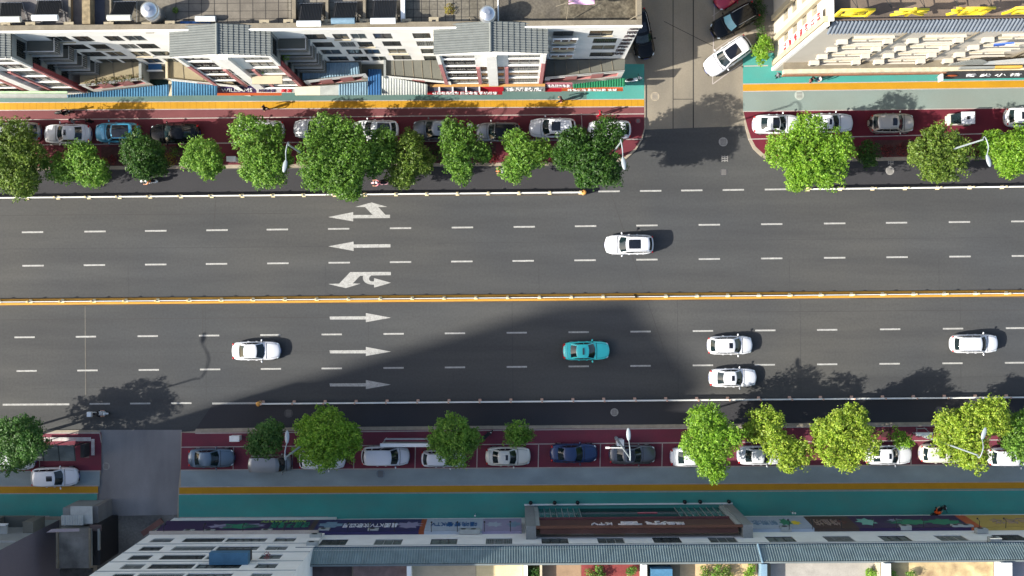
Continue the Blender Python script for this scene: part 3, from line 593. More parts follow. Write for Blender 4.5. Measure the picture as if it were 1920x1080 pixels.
GM, GN, GS = 'cars driving on the road', 'cars parked along the upper kerb', 'cars parked along the lower kerb'
car('white suv with a wide dark glass roof driving left alone', 1180, 458.5, 180.5, 4.55, 1.86, 'suv', PW, (.10, .62, .62), True, group=GM)
car('white sedan without sunroof driving right on the left part of the road', 479.5, 658, .5, 4.5, 1.76, 'sedan', PW, group=GM)
car('turquoise taxi sedan with red tail strip driving in the shade', 1099.5, 658, 1, 4.35, 1.76, 'sedan', PTQ, group=GM, taxi=True)
car('white hatchback with small sunroof, upper of the two side by side', 1369.5, 647.5, .5, 4.2, 1.75, 'hatch', PW, (.10, .30, .42), group=GM)
car('white sedan with small sunroof, lower of the two side by side', 1375, 708.5, .3, 4.45, 1.74, 'sedan', PW, (.14, .38, .40), group=GM)
car('white suv with plain roof driving right near the right edge', 1828, 644.5, .5, 4.4, 1.76, 'suv', PW, rails=True, group=GM)
car('silver car mostly hidden under the tree at the upper left edge', 32, 247, 180.5, 4.4, 1.78, 'hatch', PS, group=GN)
car('pearl white sedan with small sunroof left of the blue car', 125.5, 250.5, 180.3, 4.4, 1.8, 'sedan', PPW, (.10, .32, .40), group=GN)
car('blue crossover with large dark glass roof', 220, 248.5, 180.8, 4.15, 1.84, 'suv', PBL, (.05, .85, .82), group=GN)
car('black sedan right of the blue crossover', 327, 250, 181, 4.7, 1.82, 'sedan', PBK, group=GN)
car('white car showing only its rear beyond the tree', 489, 243.5, 180.5, 4.3, 1.78, 'hatch', PPW, (.1, .6, .6), group=GN)
car('white sedan showing only its front left of the largest tree', 594, 241, 180.5, 4.4, 1.8, 'sedan', PW, (.1, .4, .5), group=GN)
car('white and navy car half hidden between two trees', 704, 243, 180.5, 4.3, 1.78, 'hatch', PPW, (.3, .95, .8), group=GN)
car('dark grey suv with pale roof under the upright tree', 818, 243, 180.5, 4.4, 1.82, 'suv', PG, (.25, .5, .35), roof_m=PS, group=GN)
car('silver wagon with black roof left of the white suv', 934, 247.5, 180.5, 4.15, 1.78, 'suv', PS, roof_m=PBK, rails=True, group=GN)
car('silver white suv with dark sunroof near the corner', 1036, 239.5, 180.3, 4.35, 1.82, 'suv', PPW, (.1, .5, .6), True, group=GN)
car('white hatchback under the dark corner tree', 1143, 243, 180.5, 4.0, 1.75, 'hatch', PPW, group=GN)
car('white sedan with dark panoramic roof at the upper right corner', 1456, 232.5, .5, 4.4, 1.78, 'sedan', PW, (.02, .6, .8), group=GN)
car('white sedan with small sunroof partly under the bright tree', 1555, 230.5, .7, 4.5, 1.78, 'sedan', PPW, (.1, .32, .4), group=GN)
car('beige grey off-roader with spare wheel on its back', 1673, 231, .6, 4.05, 1.8, 'suv', PBG, (.08, .3, .5), True, spare=True, group=GN)
car('white suv cut by the right edge on the upper parking strip', 1930, 219, .6, 4.5, 1.85, 'suv', PW, (.3, .7, .5), group=GN)
GC = 'cars parked in the upper side street'
car('white suv parked aslant with large dark glass roof', 1365, 104.5, 215, 4.85, 1.95, 'suv', PW, (.04, .62, .72), group=GC)
car('black suv parked aslant with silver roof rails', 1378, 38, 209.5, 4.7, 1.92, 'suv', PBK, rails=True, group=GC, wind_c=mat('sunshade', (130, 180, 190), rough=.3))
car('dark red car cut by the top edge', 1380, -18, 215, 4.5, 1.8, 'sedan', PRD, group=GC)
car('black suv standing beside the white building end', 1203, 62, 282, 4.7, 1.9, 'suv', PBK, (.1, .5, .6), rails=True, group=GC)
car('steel grey sedan leftmost on the lower parking strip', 395.5, 859, .3, 4.3, 1.76, 'sedan', PSTEEL, group=GS)
car('silver microvan beside the lower street lamp', 507, 869, .4, 3.9, 1.58, 'van', PS, group=GS)
car('white suv almost hidden under the yellow green tree', 604, 862, .4, 4.3, 1.78, 'suv', PW, group=GS)
car('white minivan with plain roof in the lower row', 722.5, 855.5, .3, 4.5, 1.8, 'mpv', PW, group=GS)
car('white car with ribbed roof under the mid green tree', 831, 860, .3, 4.1, 1.6, 'hatch', PPW, rails=True, group=GS)
car('cream sedan with small sunroof in the lower row', 952.5, 856, .3, 4.2, 1.74, 'sedan', PCR, (.14, .36, .4), group=GS)
car('dark blue sedan in the lower row', 1076, 850, .3, 4.4, 1.78, 'sedan', PNV, group=GS)
car('grey sedan with dark roof glass behind the double lamp', 1186, 852.5, .3, 4.35, 1.78, 'sedan', PG, (.0, .7, .8), group=GS)
car('white car showing its rear left of the tall bright tree', 1300, 857, .3, 4.3, 1.78, 'sedan', PPW, group=GS)
car('pale sedan facing left between the two bright trees', 1426, 854, .3, 4.3, 1.76, 'sedan', PPW, group=GS)
car('white sedan with small sunroof right of the lime tree', 1666, 853.5, .3, 4.4, 1.78, 'sedan', PW, (.1, .32, .4), group=GS)
car('cream suv with dark sunroof under the large lime tree', 1767, 850, .3, 4.2, 1.78, 'suv', PCR, (.2, .5, .5), group=GS)
car('white suv cut by the right edge in the lower row', 1897, 857, .3, 4.4, 1.76, 'suv', PW, (.2, .4, .4), group=GS)
car('white suv with small sunroof parked on the blue grey path', 102.5, 894.5, 1.5, 4.35, 1.78, 'suv', PW, (.1, .36, .36), group=GS)
car('white car hidden under the tree at the lower left edge', 22, 864, .5, 4.2, 1.76, 'hatch', PPW, group=GS)
# small electric vehicle
def micro_car(px, py):
    c = P(px, py, .8); c.z = .13; root = empty('electric_cart', c, R(181)); tag(root, 'tiny white box shaped electric cart with dark roof hatch', 'electric cart')
    mb = MB(); mb.box(-1.05, 1.0, -.52, .52, .25, .8); mb.box(.55, 1.2, -.35, .35, .3, .7); mb.build('body', PCR, root)
    mb = MB(); mb.box(-1.05, .2, -.56, .56, 1.5, 1.58); mb.build('roof', PW, root)
    mb = MB(); mb.face([(.2, -.5, 1.54), (.85, -.44, .8), (.85, .44, .8), (.2, .5, 1.54)], CARGLASS); mb.build('windscreen', None, root)
    mb = MB(); mb.box(-.55, -.3, -.14, .14, 1.58, 1.66); mb.build('roof_hatch', BLACKP, root)
    for sx, sy in ((-1, -1), (-1, 1), (.15, -1), (.15, 1)):
        mb = MB(); mb.tube([(sx, sy * .5, .8), (sx, sy * .52, 1.5)], .03, BLACKP, 6); mb.build('pillar', None, root)
    for x, y in ((-.75, -.5), (-.75, .5), (.95, 0)):
        mb = MB(); mb.tube([(x, y - .07, .24), (x, y + .07, .24)], .24, RUBBER, 16); mb.build('wheel', None, root)
    mb = MB(); mb.ell((1.15, 0, .62), .14, .12, .1, LAMPG); mb.build('headlight', None, root, smooth=True)
micro_car(1799, 224)

# ------------------------------------------------------------------ people and two-wheelers
def skin_mesh(verts, edges, radii, root_i, sub=1):
    me = bpy.data.meshes.new('body'); me.from_pydata(verts, edges, [])
    o = bpy.data.objects.new('tmp', me); sc.collection.objects.link(o)
    md = o.modifiers.new('s', 'SKIN'); md.branch_smoothing = .3
    ly = me.skin_vertices[0].data if me.skin_vertices else None
    if ly is None:
        me.attributes.new('dummy', 'FLOAT', 'POINT')
    for i, r in enumerate(radii): me.skin_vertices[0].data[i].radius = (r, r) if not isinstance(r, tuple) else r
    me.skin_vertices[0].data[root_i].use_root = True
    if sub: sb = o.modifiers.new('u', 'SUBSURF'); sb.levels = sub; sb.render_levels = sub
    dg = bpy.context.evaluated_depsgraph_get(); out = bpy.data.meshes.new_from_object(o.evaluated_get(dg))
    bpy.data.objects.remove(o); return out
def person(label, loc, heading, pose, shirt, trousers, hair_m=None, helmet=None, group=None):
    """facing +x; pose: 'stand', 'walk', 'ride'"""
    J = {}
    hip = .93 if pose != 'ride' else .80
    J['pel'] = (0, 0, hip); J['waist'] = (.0, 0, hip + .16); J['chest'] = (.02, 0, hip + .38); J['neck'] = (.03, 0, hip + .56); J['hd0'] = (.05, 0, hip + .63); J['hd1'] = (.06, 0, hip + .73); J['hd2'] = (.05, 0, hip + .82)
    if pose == 'ride':
        J['waist'] = (.03, 0, hip + .16); J['chest'] = (.10, 0, hip + .36); J['neck'] = (.15, 0, hip + .53); J['hd0'] = (.18, 0, hip + .60); J['hd1'] = (.20, 0, hip + .69); J['hd2'] = (.19, 0, hip + .78)
    for s, n in ((1, 'l'), (-1, 'r')):
        cx, _, cz_ = J['chest']
        J['sh' + n] = (cx, s * .19, cz_ + .08)
        if pose == 'ride':
            J['el' + n] = (cx + .20, s * .27, cz_ - .14); J['wr' + n] = (cx + .42, s * .27, cz_ - .20); hd = Vector((1, -s * .15, -.15)).normalized()
            J['hp' + n] = (.03, s * .10, hip - .04); J['kn' + n] = (.42, s * .17, hip - .10); J['an' + n] = (.36, s * .14, hip - .48); J['to' + n] = (.54, s * .15, hip - .54)
        else:
            sw = (.16 * s if pose == 'walk' else .02)
            J['el' + n] = (cx - sw * .9, s * .25, cz_ - .21); J['wr' + n] = (cx - sw * .6 + .10, s * .25, cz_ - .45); hd = Vector((.35, 0, -1)).normalized()
            st = (.26 * s if pose == 'walk' else .03)
            J['hp' + n] = (.0, s * .09, hip - .06); J['kn' + n] = (st * .7 + .03, s * .10, hip - .46); J['an' + n] = (st, s * .10, .07 + (.05 if st < -.1 else 0)); J['to' + n] = (st + .17, s * .11, .035)
        w = Vector(J['wr' + n]); side = Vector((0, 1, 0)); J['pa' + n] = tuple(w + hd * .07)
        for k in range(4):
            b = w + hd * .09 + side * (.027 * (k - 1.5)); ln = (.062, .075, .07, .055)[k]; dn = Vector((0, 0, -1)) if pose == 'ride' else Vector((.5, 0, -.6))
            J['f%d%s' % (k, n)] = tuple(b); J['g%d%s' % (k, n)] = tuple(b + hd * ln * .55); J['h%d%s' % (k, n)] = tuple(b + hd * ln * .8 + dn * ln * .4)
        J['t0' + n] = tuple(w + hd * .03 - side * s * .035); J['t1' + n] = tuple(w + hd * .075 - side * s * .055)
    E = [('pel', 'waist'), ('waist', 'chest'), ('chest', 'neck'), ('neck', 'hd0'), ('hd0', 'hd1'), ('hd1', 'hd2')]
    for n in 'lr':
        E += [('chest', 'sh' + n), ('sh' + n, 'el' + n), ('el' + n, 'wr' + n), ('wr' + n, 'pa' + n), ('pel', 'hp' + n), ('hp' + n, 'kn' + n), ('kn' + n, 'an' + n), ('an' + n, 'to' + n), ('wr' + n, 't0' + n), ('t0' + n, 't1' + n)]
        for k in range(4): E += [('pa' + n, 'f%d%s' % (k, n)), ('f%d%s' % (k, n), 'g%d%s' % (k, n)), ('g%d%s' % (k, n), 'h%d%s' % (k, n))]
    rad = {'pel': (.15, .11), 'waist': (.135, .10), 'chest': (.165, .11), 'neck': .055, 'hd0': .065, 'hd1': .095, 'hd2': .07}
    def rr(k):
        if k in rad: return rad[k]
        return {'sh': .065, 'el': .046, 'wr': .032, 'pa': .036, 'hp': .09, 'kn': .062, 'an': .045, 'to': .04}.get(k[:2], .011 if k[0] == 't' else .0095)
    names = list(J); me = skin_mesh([J[k] for k in names], [(names.index(a), names.index(b)) for a, b in E], [rr(k) for k in names], names.index('pel'))
    ms = [shirt, trousers, SKIN, BLACKP]
    me.materials.clear()
    for m_ in ms: me.materials.append(m_)
    def cls(a, b):
        a2, b2 = a[:2], b[:2]
        if 'to' in (a2, b2) : return 3
        if a2 in ('hp', 'kn', 'an') or b2 in ('hp', 'kn', 'an'): return 1
        if b2 in ('wr',) or a2 in ('wr', 'pa', 't0') or a[0] in 'fg' or a in ('neck', 'hd0', 'hd1'): return 2
        return 0
    seg = [(Vector(J[a]), Vector(J[b]), cls(a, b)) for a, b in E]
    for p in me.polygons:
        c = p.center; best = None
        for a, b, k in seg:
            t = max(0, min(1, (c - a).dot(b - a) / max(1e-6, (b - a).length_squared))); dd = (c - a.lerp(b, t)).length
            if best is None or dd < best[0]: best = (dd, k)
        p.material_index = best[1]; p.use_smooth = True
    o = bpy.data.objects.new('person', me); sc.collection.objects.link(o); o.location = loc; o.rotation_euler = (0, 0, R(heading)); tag(o, label, 'person', group)
    h = Vector(J['hd1'])
    mb = MB()
    if helmet: mb.ell(h + Vector((0, 0, .03)), .155, .135, .13, helmet, 14, 8, None, -.18, .5)
    else: mb.ell(h + Vector((-.012, 0, .035)), .115, .10, .10, hair_m or HAIR, 12, 6, None, -.1, .5)
    mb.build('helmet' if helmet else 'hair', None, o, smooth=True)
    mb = MB(); mb.ell(h + Vector((.10, 0, -.02)), .02, .014, .02, SKIN)
    for s in (1, -1): mb.ell(h + Vector((.088, s * .034, .012)), .012, .012, .009, BLACKP, 8, 4); mb.ell(h + Vector((.0, s * .1, -.01)), .02, .012, .03, SKIN, 8, 4)
    mb.tube([h + Vector((.092, -.025, -.052)), h + Vector((.092, .025, -.052))], .006, REDT, 5); mb.build('face', None, o, smooth=True)
    return o
def scooter(label, px, py, heading, m, zg=.01, group='scooters', cat='scooter', box=None):
    c = P(px, py, .5); c.z = zg; root = empty('scooter', c, R(heading)); tag(root, label, cat, group)
    for x in (-.62, .62):
        mb = MB(); mb.tube([(x, -.05, .23), (x, .05, .23)], .23, RUBBER, 18); w = mb.build('wheel', None, root)
        mb = MB(); mb.tube([(x, -.055, .23), (x, .055, .23)], .13, RIM, 12); mb.build('rim', None, w)
    mb = MB(); mb.prism([(-.25, -.16), (.35, -.16), (.42, 0), (.35, .16), (-.25, .16)], .26, .32, m); mb.ell((-.52, 0, .52), .38, .17, .22, m); mb.ell((.62, 0, .48), .2, .09, .09, m); mb.build('body', None, root, smooth=False)
    mb = MB(); mb.ell((-.38, 0, .74), .36, .14, .07, BLACKP); mb.build('seat', None, root, smooth=True)
    mb = MB(); mb.grid(lambda u, v: (.42 + .1 * (1 - (2 * u - 1) ** 2) + .02 * v, (2 * u - 1) * (.2 - .05 * v), .3 + .55 * v), 8, 4, m); mb.ell((.5, 0, .86), .13, .13, .1, m); mb.build('front_shield', None, root, smooth=True)
    mb = MB(); mb.tube([(.40, -.34, .96), (.47, -.12, 1.0), (.47, .12, 1.0), (.40, .34, .96)], .018, BLACKP, 6)
    hb = mb.build('handlebar', None, root)
    for s in (1, -1):
        mb = MB(); mb.tube([(.44, s * .22, .98), (.42, s * .30, 1.14)], .008, BLACKP, 5); mb.ell((.42, s * .31, 1.16), .02, .06, .035, BLACKP, 8, 4); mb.build('mirror', None, hb)
    mb = MB(); mb.ell((.62, 0, .88), .05, .07, .05, LAMPG); mb.build('headlight', None, root, smooth=True)
    if box: mb = MB(); mb.box(-.95, -.55, -.22, .22, .8, 1.15, box); mb.build('top_box', None, root)
    return root
def cl(n, c): return plain('cloth_' + n, c, rough=.85, spec=.1)
CW, CPK, CBK, CRD, COR, CTN, CGY, CBL = cl('white', (214, 214, 214)), cl('pink', (208, 130, 140)), cl('black', (26, 26, 30)), cl('red', (150, 24, 44)), cl('orange', (206, 84, 34)), cl('tan', (190, 120, 70)), cl('grey', (110, 110, 116)), cl('blue', (70, 86, 120))
def rider(label, px, py, hd, zg, shirt, tr, helmet, **k):
    c = P(px, py, 1.1); a = R(hd); c.x -= math.cos(a) * .22; c.y -= math.sin(a) * .22; c.z = zg
    return person(label, c, hd, 'ride', shirt, tr, helmet=helmet, group='riders')
scooter('white scooter ridden left just below the dark round tree', 279, 340, 181, WPAINT, .01); rider('rider in orange top with white helmet below the dark round tree', 276, 340, 181, .01, CTN, CW, CW)
scooter('pink and white scooter at the railing beside the olive tree', 712, 343, 180, plain('pink_enamel', (220, 170, 176))); rider('rider in pink and black with white helmet near the railing', 707, 343, 180, .01, CPK, CBK, CW)
scooter('scooter coming out from under the loose tree near the kerb', 946, 321, 180, plain('orange_enamel', (200, 110, 60))); rider('rider with white helmet half under the loose tree', 940, 320, 180, .01, CW, CBK, CW)
scooter('white scooter in the big tree shadow at the lower left', 187, 775.5, 0, WPAINT, .01, box=WPAINT); rider('rider in black and white in the big tree shadow', 186, 775.5, 0, .01, CBK, CW, BLACKP)
scooter('dark scooter of the orange courier on the lower teal path', 1760, 958, 35, BLACKP, .13, box=plain('courier_box', (40, 30, 28))); rider('courier in orange jacket and black trousers on the lower teal path', 1758, 959, 35, .13, COR, CBK, COR)
scooter('black scooter with rider on the upper maroon path', 121, 211, 5, BLACKP, .14); rider('rider in black crossing the maroon path above the white sedan', 120, 211, 5, .14, CBK, CBK, None)
scooter('white scooter parked at the white building end', 1188, 149.5, 10, WPAINT, .13)
scooter('dark scooter parked on the lower maroon strip beside the mid green tree', 911, 818, 40, BLACKP, .13)
def ped(label, px, py, hd, pose, s, t, hair=None):
    c = P(px, py, 1.0); c.z = .135; return person(label, c, hd, pose, s, t, hair)
ped('person in black walking on the yellow stripe with a long shadow', 497, 203, 170, 'walk', CBK, CBK); ped('person in a dark red jacket on the yellow stripe near the green awning', 1052, 187, 180, 'walk', cl('maroon', (90, 36, 44)), CBK)
ped('person in bright red on the maroon path above the corner tree', 1125, 213, 10, 'walk', CRD, CRD); ped('person in grey walking beside the white sedan', 138, 227, 200, 'walk', CGY, CGY); ped('person in black close to the blue crossover', 168, 228, 120, 'stand', CBK, CBK)
ped('person in a white shirt standing under the cream building ledge', 1537, 147, 190, 'stand', CW, CBL); ped('person in dark clothes beside the one in the white shirt', 1521, 149, 350, 'stand', CBK, cl('rose', (150, 90, 90)))
ped('person in dark clothes at the corner of the cream building', 1457, 142, 20, 'stand', CGY, CBK)

# ------------------------------------------------------------------ street lamps
LAMPP = plain('lamp_paint', (140, 150, 154), rough=.45)
def street_lamp(label, gx, gy, hx, hy, side, hz=11.6, camera=False):
    """gx,gy pole foot on the ground; hx,hy lamp head as seen"""
    b = P(gx, gy, .1); root = empty('street_lamp', b); tag(root, label, 'street lamp', 'street lamps')
    mb = MB(); mb.tube([(0, 0, 0), (0, 0, .9)], .17, m=LAMPP, n=12); mb.tube([(0, 0, .9), (0, 0, 11.6)], [.11, .065], LAMPP, 10); mb.build('pole', None, root)
    h = P(hx, hy, hz) - b; top = Vector((0, 0, 11.6)); dirh = Vector((h.x, h.y, 0)).normalized()
    pts = []
    for i in range(13):
        t = i / 12; p = top.lerp(Vector((h.x, h.y, hz)), max(0, t - .08) / .92); p.z = 11.6 + .75 * math.sin(math.pi * min(1, t * 1.05)) * (1 - t * .35) - .1 * t
        p -= dirh * .35 * math.sin(math.pi * min(1, t * 2.2)) * (1 if t < .455 else 0); pts.append(p)
    mb = MB(); mb.tube(pts, [.05] * 9 + [.04] * 4, LAMPP, 8); mb.build('arm', None, root, smooth=True)
    e = pts[-1]; ang = math.atan2(h.y, h.x)
    mb = MB(); mb.ell(e + dirh * .42, .56, .19, .10, LAMPP, 16, 8, Euler((0, 0, ang))); hd = mb.build('lamp_head', None, root, smooth=True)
    mb = MB(); mb.ell(e + dirh * .42 - Vector((0, 0, .05)), .4, .15, .08, LAMPG, 12, 6, Euler((0, 0, ang))); mb.build('lens', None, hd, smooth=True)
    if camera:
        mb = MB(); mb.tube([(.15, 0, 6.2), (-1.3, 0, 6.2)], .045, WPAINT, 8); c_ = mb.build('camera_arm', None, root)
        mb = MB(); mb.obox((-1.35, 0, 6.15), .34, .16, .16, m=WPAINT); mb.ell((-.6, 0, 6.0), .12, .12, .12, BLACKP); mb.build('camera', None, c_)
    return root
street_lamp('street lamp over the green tree left of the largest tree', 590, 303, 536, 302, 1)
street_lamp('street lamp at the pavement corner beside the dense dark tree', 1140, 299, 1168, 297, 1)
street_lamp('street lamp reaching over the olive tree, upper right', 1741, 294, 1851, 292, 1)
street_lamp('shaded street lamp between the round tree and the yellow green tree', 586, 820, 538, 829, -1)
street_lamp('white street lamp with a camera arm above the grey sedan', 1155, 821, 1179, 824, -1, camera=True)
street_lamp('street lamp with its arm over the large lime tree', 1732, 817, 1842, 822, -1)
street_lamp('street lamp hidden in the tree at the lower left edge', 22, 812, -84, 770, -1)

# ------------------------------------------------------------------ shelters, boards, boxes, bollards
def shelter():
    a = P(74, 856, .13); root = empty('glass_roof_shelter', a); tag(root, 'glass roofed bicycle shelter with a white toothed rail on the maroon strip', 'shelter')
    L = (170 - 74) / 20.
    mb = MB(); mb.face([(-.1, -.05, 2.25), (4.35, -.05, 2.25), (4.35, 1.45, 2.6), (-.1, 1.45, 2.6)], mat('shelter_glass', (104, 110, 108), rough=.15, var=.25, scale=.9))
    for i in range(4): mb.face([(-.1 + i * 1.45, -.05, 2.27), (i * 1.45, -.05, 2.27), (i * 1.45, 1.45, 2.62), (-.1 + i * 1.45, 1.45, 2.62)], DARKF)
    mb.build('glass_roof', None, root)
    for i in range(3):
        mb = MB(); mb.tube([(.1 + i * 2.0, 1.3, 0), (.1 + i * 2.0, 1.3, 2.5)], .05, DARKF, 8); mb.build('post', None, root)
    mb = MB()
    for i in range(40): mb.box(.6 + i * .11, .65 + i * .11, 1.5, 1.85, .35, .40)
    for i in range(14): mb.box(5.0, 5.3, .2 + i * .11, .25 + i * .11, .35, .40)
    mb.build('toothed_rail', RAILW, root)
    mb = MB(); mb.box(4.35, 4.7, .1, 1.3, 0, 1.3); mb.build('side_panel', DARKF, root)
shelter()
def board(px0, px1, py, label, h=2.4, wall=.9, cat='board', m=None):
    a = P(px0, py, h); a.z = .13; k = (CAMH - h) / CAMH / PXM; L = (px1 - px0) * k; root = empty('notice_board', a); tag(root, label, cat)
    mb = MB(); mb.box(0, L, -.16, .16, h - .18, h, WPAINT); mb.build('cap', None, root)
    mb = MB(); mb.box(.15, L - .15, -.05, .05, .5, h - .18, GREYP); mb.build('panel', None, root)
    for x in (.12, L - .12):
        mb = MB(); mb.box(x - .06, x + .06, -.08, .08, 0, h - .18, METAL); mb.build('post', None, root)
        mb = MB(); mb.tube([(x, .05, h - .2), (x + (.35 if x < L / 2 else -.35), .55, h - 1.1)], .03, METAL, 6); mb.build('brace', None, root)
    for z_ in (h - .6, h - 1.0, h - 1.4):
        mb = MB(); mb.box(.3, L - .3, .42, .46, z_, z_ + .04, METAL); mb.build('rail', None, root)
board(713, 808, 834.5, 'long white capped notice board behind the white minivan'); board(1717, 1748, 814, 'short white bench like rack on the lower right maroon strip', 1.0, cat='rack')
for px, py, w, dd, hh, l in ((440, 822.5, .85, .45, 1.0, 'white utility cabinet on the maroon strip above the steel grey sedan'), (434, 298, .8, .4, 1.0, 'pale utility cabinet in the upper kerb bed'),
                             (881, 236, .35, .3, 1.1, 'small pale box between the upright tree and the silver wagon'), (1163, 830, .6, .5, 1.3, 'white cabinet at the foot of the lamp with a camera')):
    c = P(px, py, hh); c.z = .13; mb = MB(); mb.box(-w / 2, w / 2, -dd / 2, dd / 2, 0, hh - .08, WPAINT); root = mb.build('utility_cabinet', None, None, loc=c); tag(root, l, 'cabinet')
    mb = MB(); mb.prism([(-w / 2 - .04, -dd / 2 - .04), (w / 2 + .04, -dd / 2 - .04), (w / 2 + .04, dd / 2 + .04), (-w / 2 - .04, dd / 2 + .04)], hh - .08, hh, WPAINT, True); mb.build('lid', None, root)
for i, px in enumerate((995, 1040, 1083, 1284, 1313, 1367)):
    c = P(px, 943 - (px - 987) * .006, .5); c.z = .13; mb = MB(); mb.ell((0, 0, .38), .19, .19, .19, plain('black_stone', (14, 14, 16), rough=.12), 18, 10); mb.tube([(0, 0, 0), (0, 0, .22)], [.14, .1], plain('black_stone', (14, 14, 16)), 14)
    o = mb.build('ball_bollard', None, None, loc=c, smooth=True); tag(o, ['black ball bollard at the left end of the karaoke entrance', 'second black ball from the left before the entrance', 'third black ball, just left of the dark doorway',
        'black ball just right of the dark doorway', 'black ball between the doorway one and the right end one', 'black ball at the right end of the karaoke entrance'][i], 'bollard', 'black balls before the karaoke entrance')
for px, py, n, l in ((891, 966, 1, 'single small white garden lamp on the lower teal path'), (1485, 961, 2, 'double small white lamp on the lower teal path')):
    c = P(px, py, .8); c.z = .13; root = empty('path_lamp', c); tag(root, l, 'lamp')
    for k in range(n):
        mb = MB(); mb.tube([(k * .22, 0, 0), (k * .22, 0, .9)], .03, METAL, 6); q = mb.build('post', None, root); mb = MB(); mb.ell((k * .22, 0, .95), .09, .09, .09, WPAINT); mb.build('globe', None, q, smooth=True)

# ------------------------------------------------------------------ buildings
class Frame:
    def __init__(s, name, px, py, ang, label, cat='building'):
        s.o = P(px, py, 0); s.a = R(ang); s.root = empty(name, s.o, s.a); tag(s.root, label, cat)
        s.M = Matrix.Rotation(-s.a, 3, 'Z'); s.C = s.M @ (Vector((0, 0, CAMH)) - s.o)
    def L(s, px, py, z): return s.M @ (P(px, py, z) - s.o)
    def onY(s, px, py, y0):
        D = s.L(px, py, 0) - s.C; t = (y0 - s.C.y) / D.y; return s.C + D * t
    def onX(s, px, py, x0):
        D = s.L(px, py, 0) - s.C; t = (x0 - s.C.x) / D.x; return s.C + D * t
def wall_holes(mb, x0, x1, z0, z1, y, face, holes, m, depth=.18, axis='x', rm=None):
    """vertical wall in plane y (axis x) or x (axis y) with real openings; face=+1/-1 gives the outward direction"""
    rm = rm or m
    xs = sorted({x0, x1, *[max(x0, min(x1, h[i])) for h in holes for i in (0, 1)]}); zs = sorted({z0, z1, *[max(z0, min(z1, h[i])) for h in holes for i in (2, 3)]})
    def V(a, b, off=0): return (a, y - face * off, b) if axis == 'x' else (y - face * off, a, b)
    for i in range(len(xs) - 1):
        for j in range(len(zs) - 1):
            cx, cz_ = (xs[i] + xs[i + 1]) / 2, (zs[j] + zs[j + 1]) / 2
            if xs[i + 1] - xs[i] < 1e-5 or zs[j + 1] - zs[j] < 1e-5: continue
            if any(h[0] < cx < h[1] and h[2] < cz_ < h[3] for h in holes): continue
            mb.face([V(xs[i], zs[j]), V(xs[i + 1], zs[j]), V(xs[i + 1], zs[j + 1]), V(xs[i], zs[j + 1])], m)
    for a, b, c_, d_ in holes:
        for p, q in (((a, c_), (b, c_)), ((b, c_), (b, d_)), ((b, d_), (a, d_)), ((a, d_), (a, c_))):
            mb.face([V(*p), V(*q), V(*q, depth), V(*p, depth)], rm)
def window(root, h, y, face, parts=2, depth=.16, fm=None, gm=None, axis='x', sill=None, grille=False, name='window'):
    a, b, c_, d_ = h; fm = fm or FRAMEM; gm = gm or GLASSW
    def bx(mb, x0, x1, o0, o1, z0, z1, m=None):
        lo, hi = sorted((y - face * o0, y - face * o1))
        if axis == 'x': mb.box(x0, x1, lo, hi, z0, z1, m)
        else: mb.box(lo, hi, x0, x1, z0, z1, m)
    mb = MB(); t = .05
    bx(mb, a + .003, b - .003, depth - .07, depth - .01, c_ + .003, c_ + t); bx(mb, a + .003, b - .003, depth - .07, depth - .01, d_ - t, d_ - .003)
    for k in range(parts + 1):
        x = lerp(a + t / 2 + .003, b - t / 2 - .003, k / parts); bx(mb, x - t / 2, x + t / 2, depth - .075, depth - .015, c_ + t, d_ - t)
    if grille:
        n = int((b - a) / .16)
        for k in range(1, n): x = lerp(a, b, k / n); bx(mb, x - .012, x + .012, .0, .02, c_ + .02, d_ - .02)
        for k in range(1, 4): z_ = lerp(c_, d_, k / 4); bx(mb, a + .01, b - .01, .022, .04, z_ - .012, z_ + .012)
    f = mb.build(name, fm, root)
    mb = MB(); bx(mb, a + .01, b - .01, depth - .03, depth + .01, c_ + .01, d_ - .01); mb.build('pane', gm, f)
    if sill:
        mb = MB(); bx(mb, a - .08, b + .08, -.12, -.002, c_ - .09, c_ - .02, sill); mb.build('sill', None, f)
    return f
def ac_unit(root, x, y, z, face=-1, m=None, w=.85):
    mb = MB(); mb.box(x - w / 2, x + w / 2, min(y + face * .06, y + face * .45), max(y + face * .06, y + face * .45), z, z + .6, m or WPAINT); o = mb.build('air_conditioner', None, root)
    mb = MB(); yy = y + face * .46; mb.tube([(x - .1, yy - .01 * face, z + .3), (x - .1, yy + .01 * face, z + .3)], .23, DARKF, 14); mb.build('fan_grille', None, o)
    mb = MB(); mb.box(x - w / 2, x + w / 2, min(y, y + face * .45), max(y, y + face * .45), z - .05, z - .01, DARKF); mb.build('bracket', None, o)
    return o

# ===== north building: white walk-up with tiled gables =====
F = Frame('apartment_block', 960, 132.5, .52, 'long white apartment block with tiled gables, pink trim and solar heaters on its roof', 'apartment block'); N = F.root
HN = 16.9; YB = -1.87                       # parapet height, front of bays and podium
xE = F.onY(1200, 51, 0).x; xW = -62
bay = []
for l, r_ in ((None, 18), (320, 505), (815, 1025)):
    xr_ = F.L(r_, 57, 16.6).x; xl_ = F.L(l, 57, 16.6).x if l else xr_ - 7.9; bay.append((xl_, xr_))
rec = [(bay[0][1], bay[1][0]), (bay[1][1], bay[2][0]), (bay[2][1], xE), (xW, bay[0][0])]
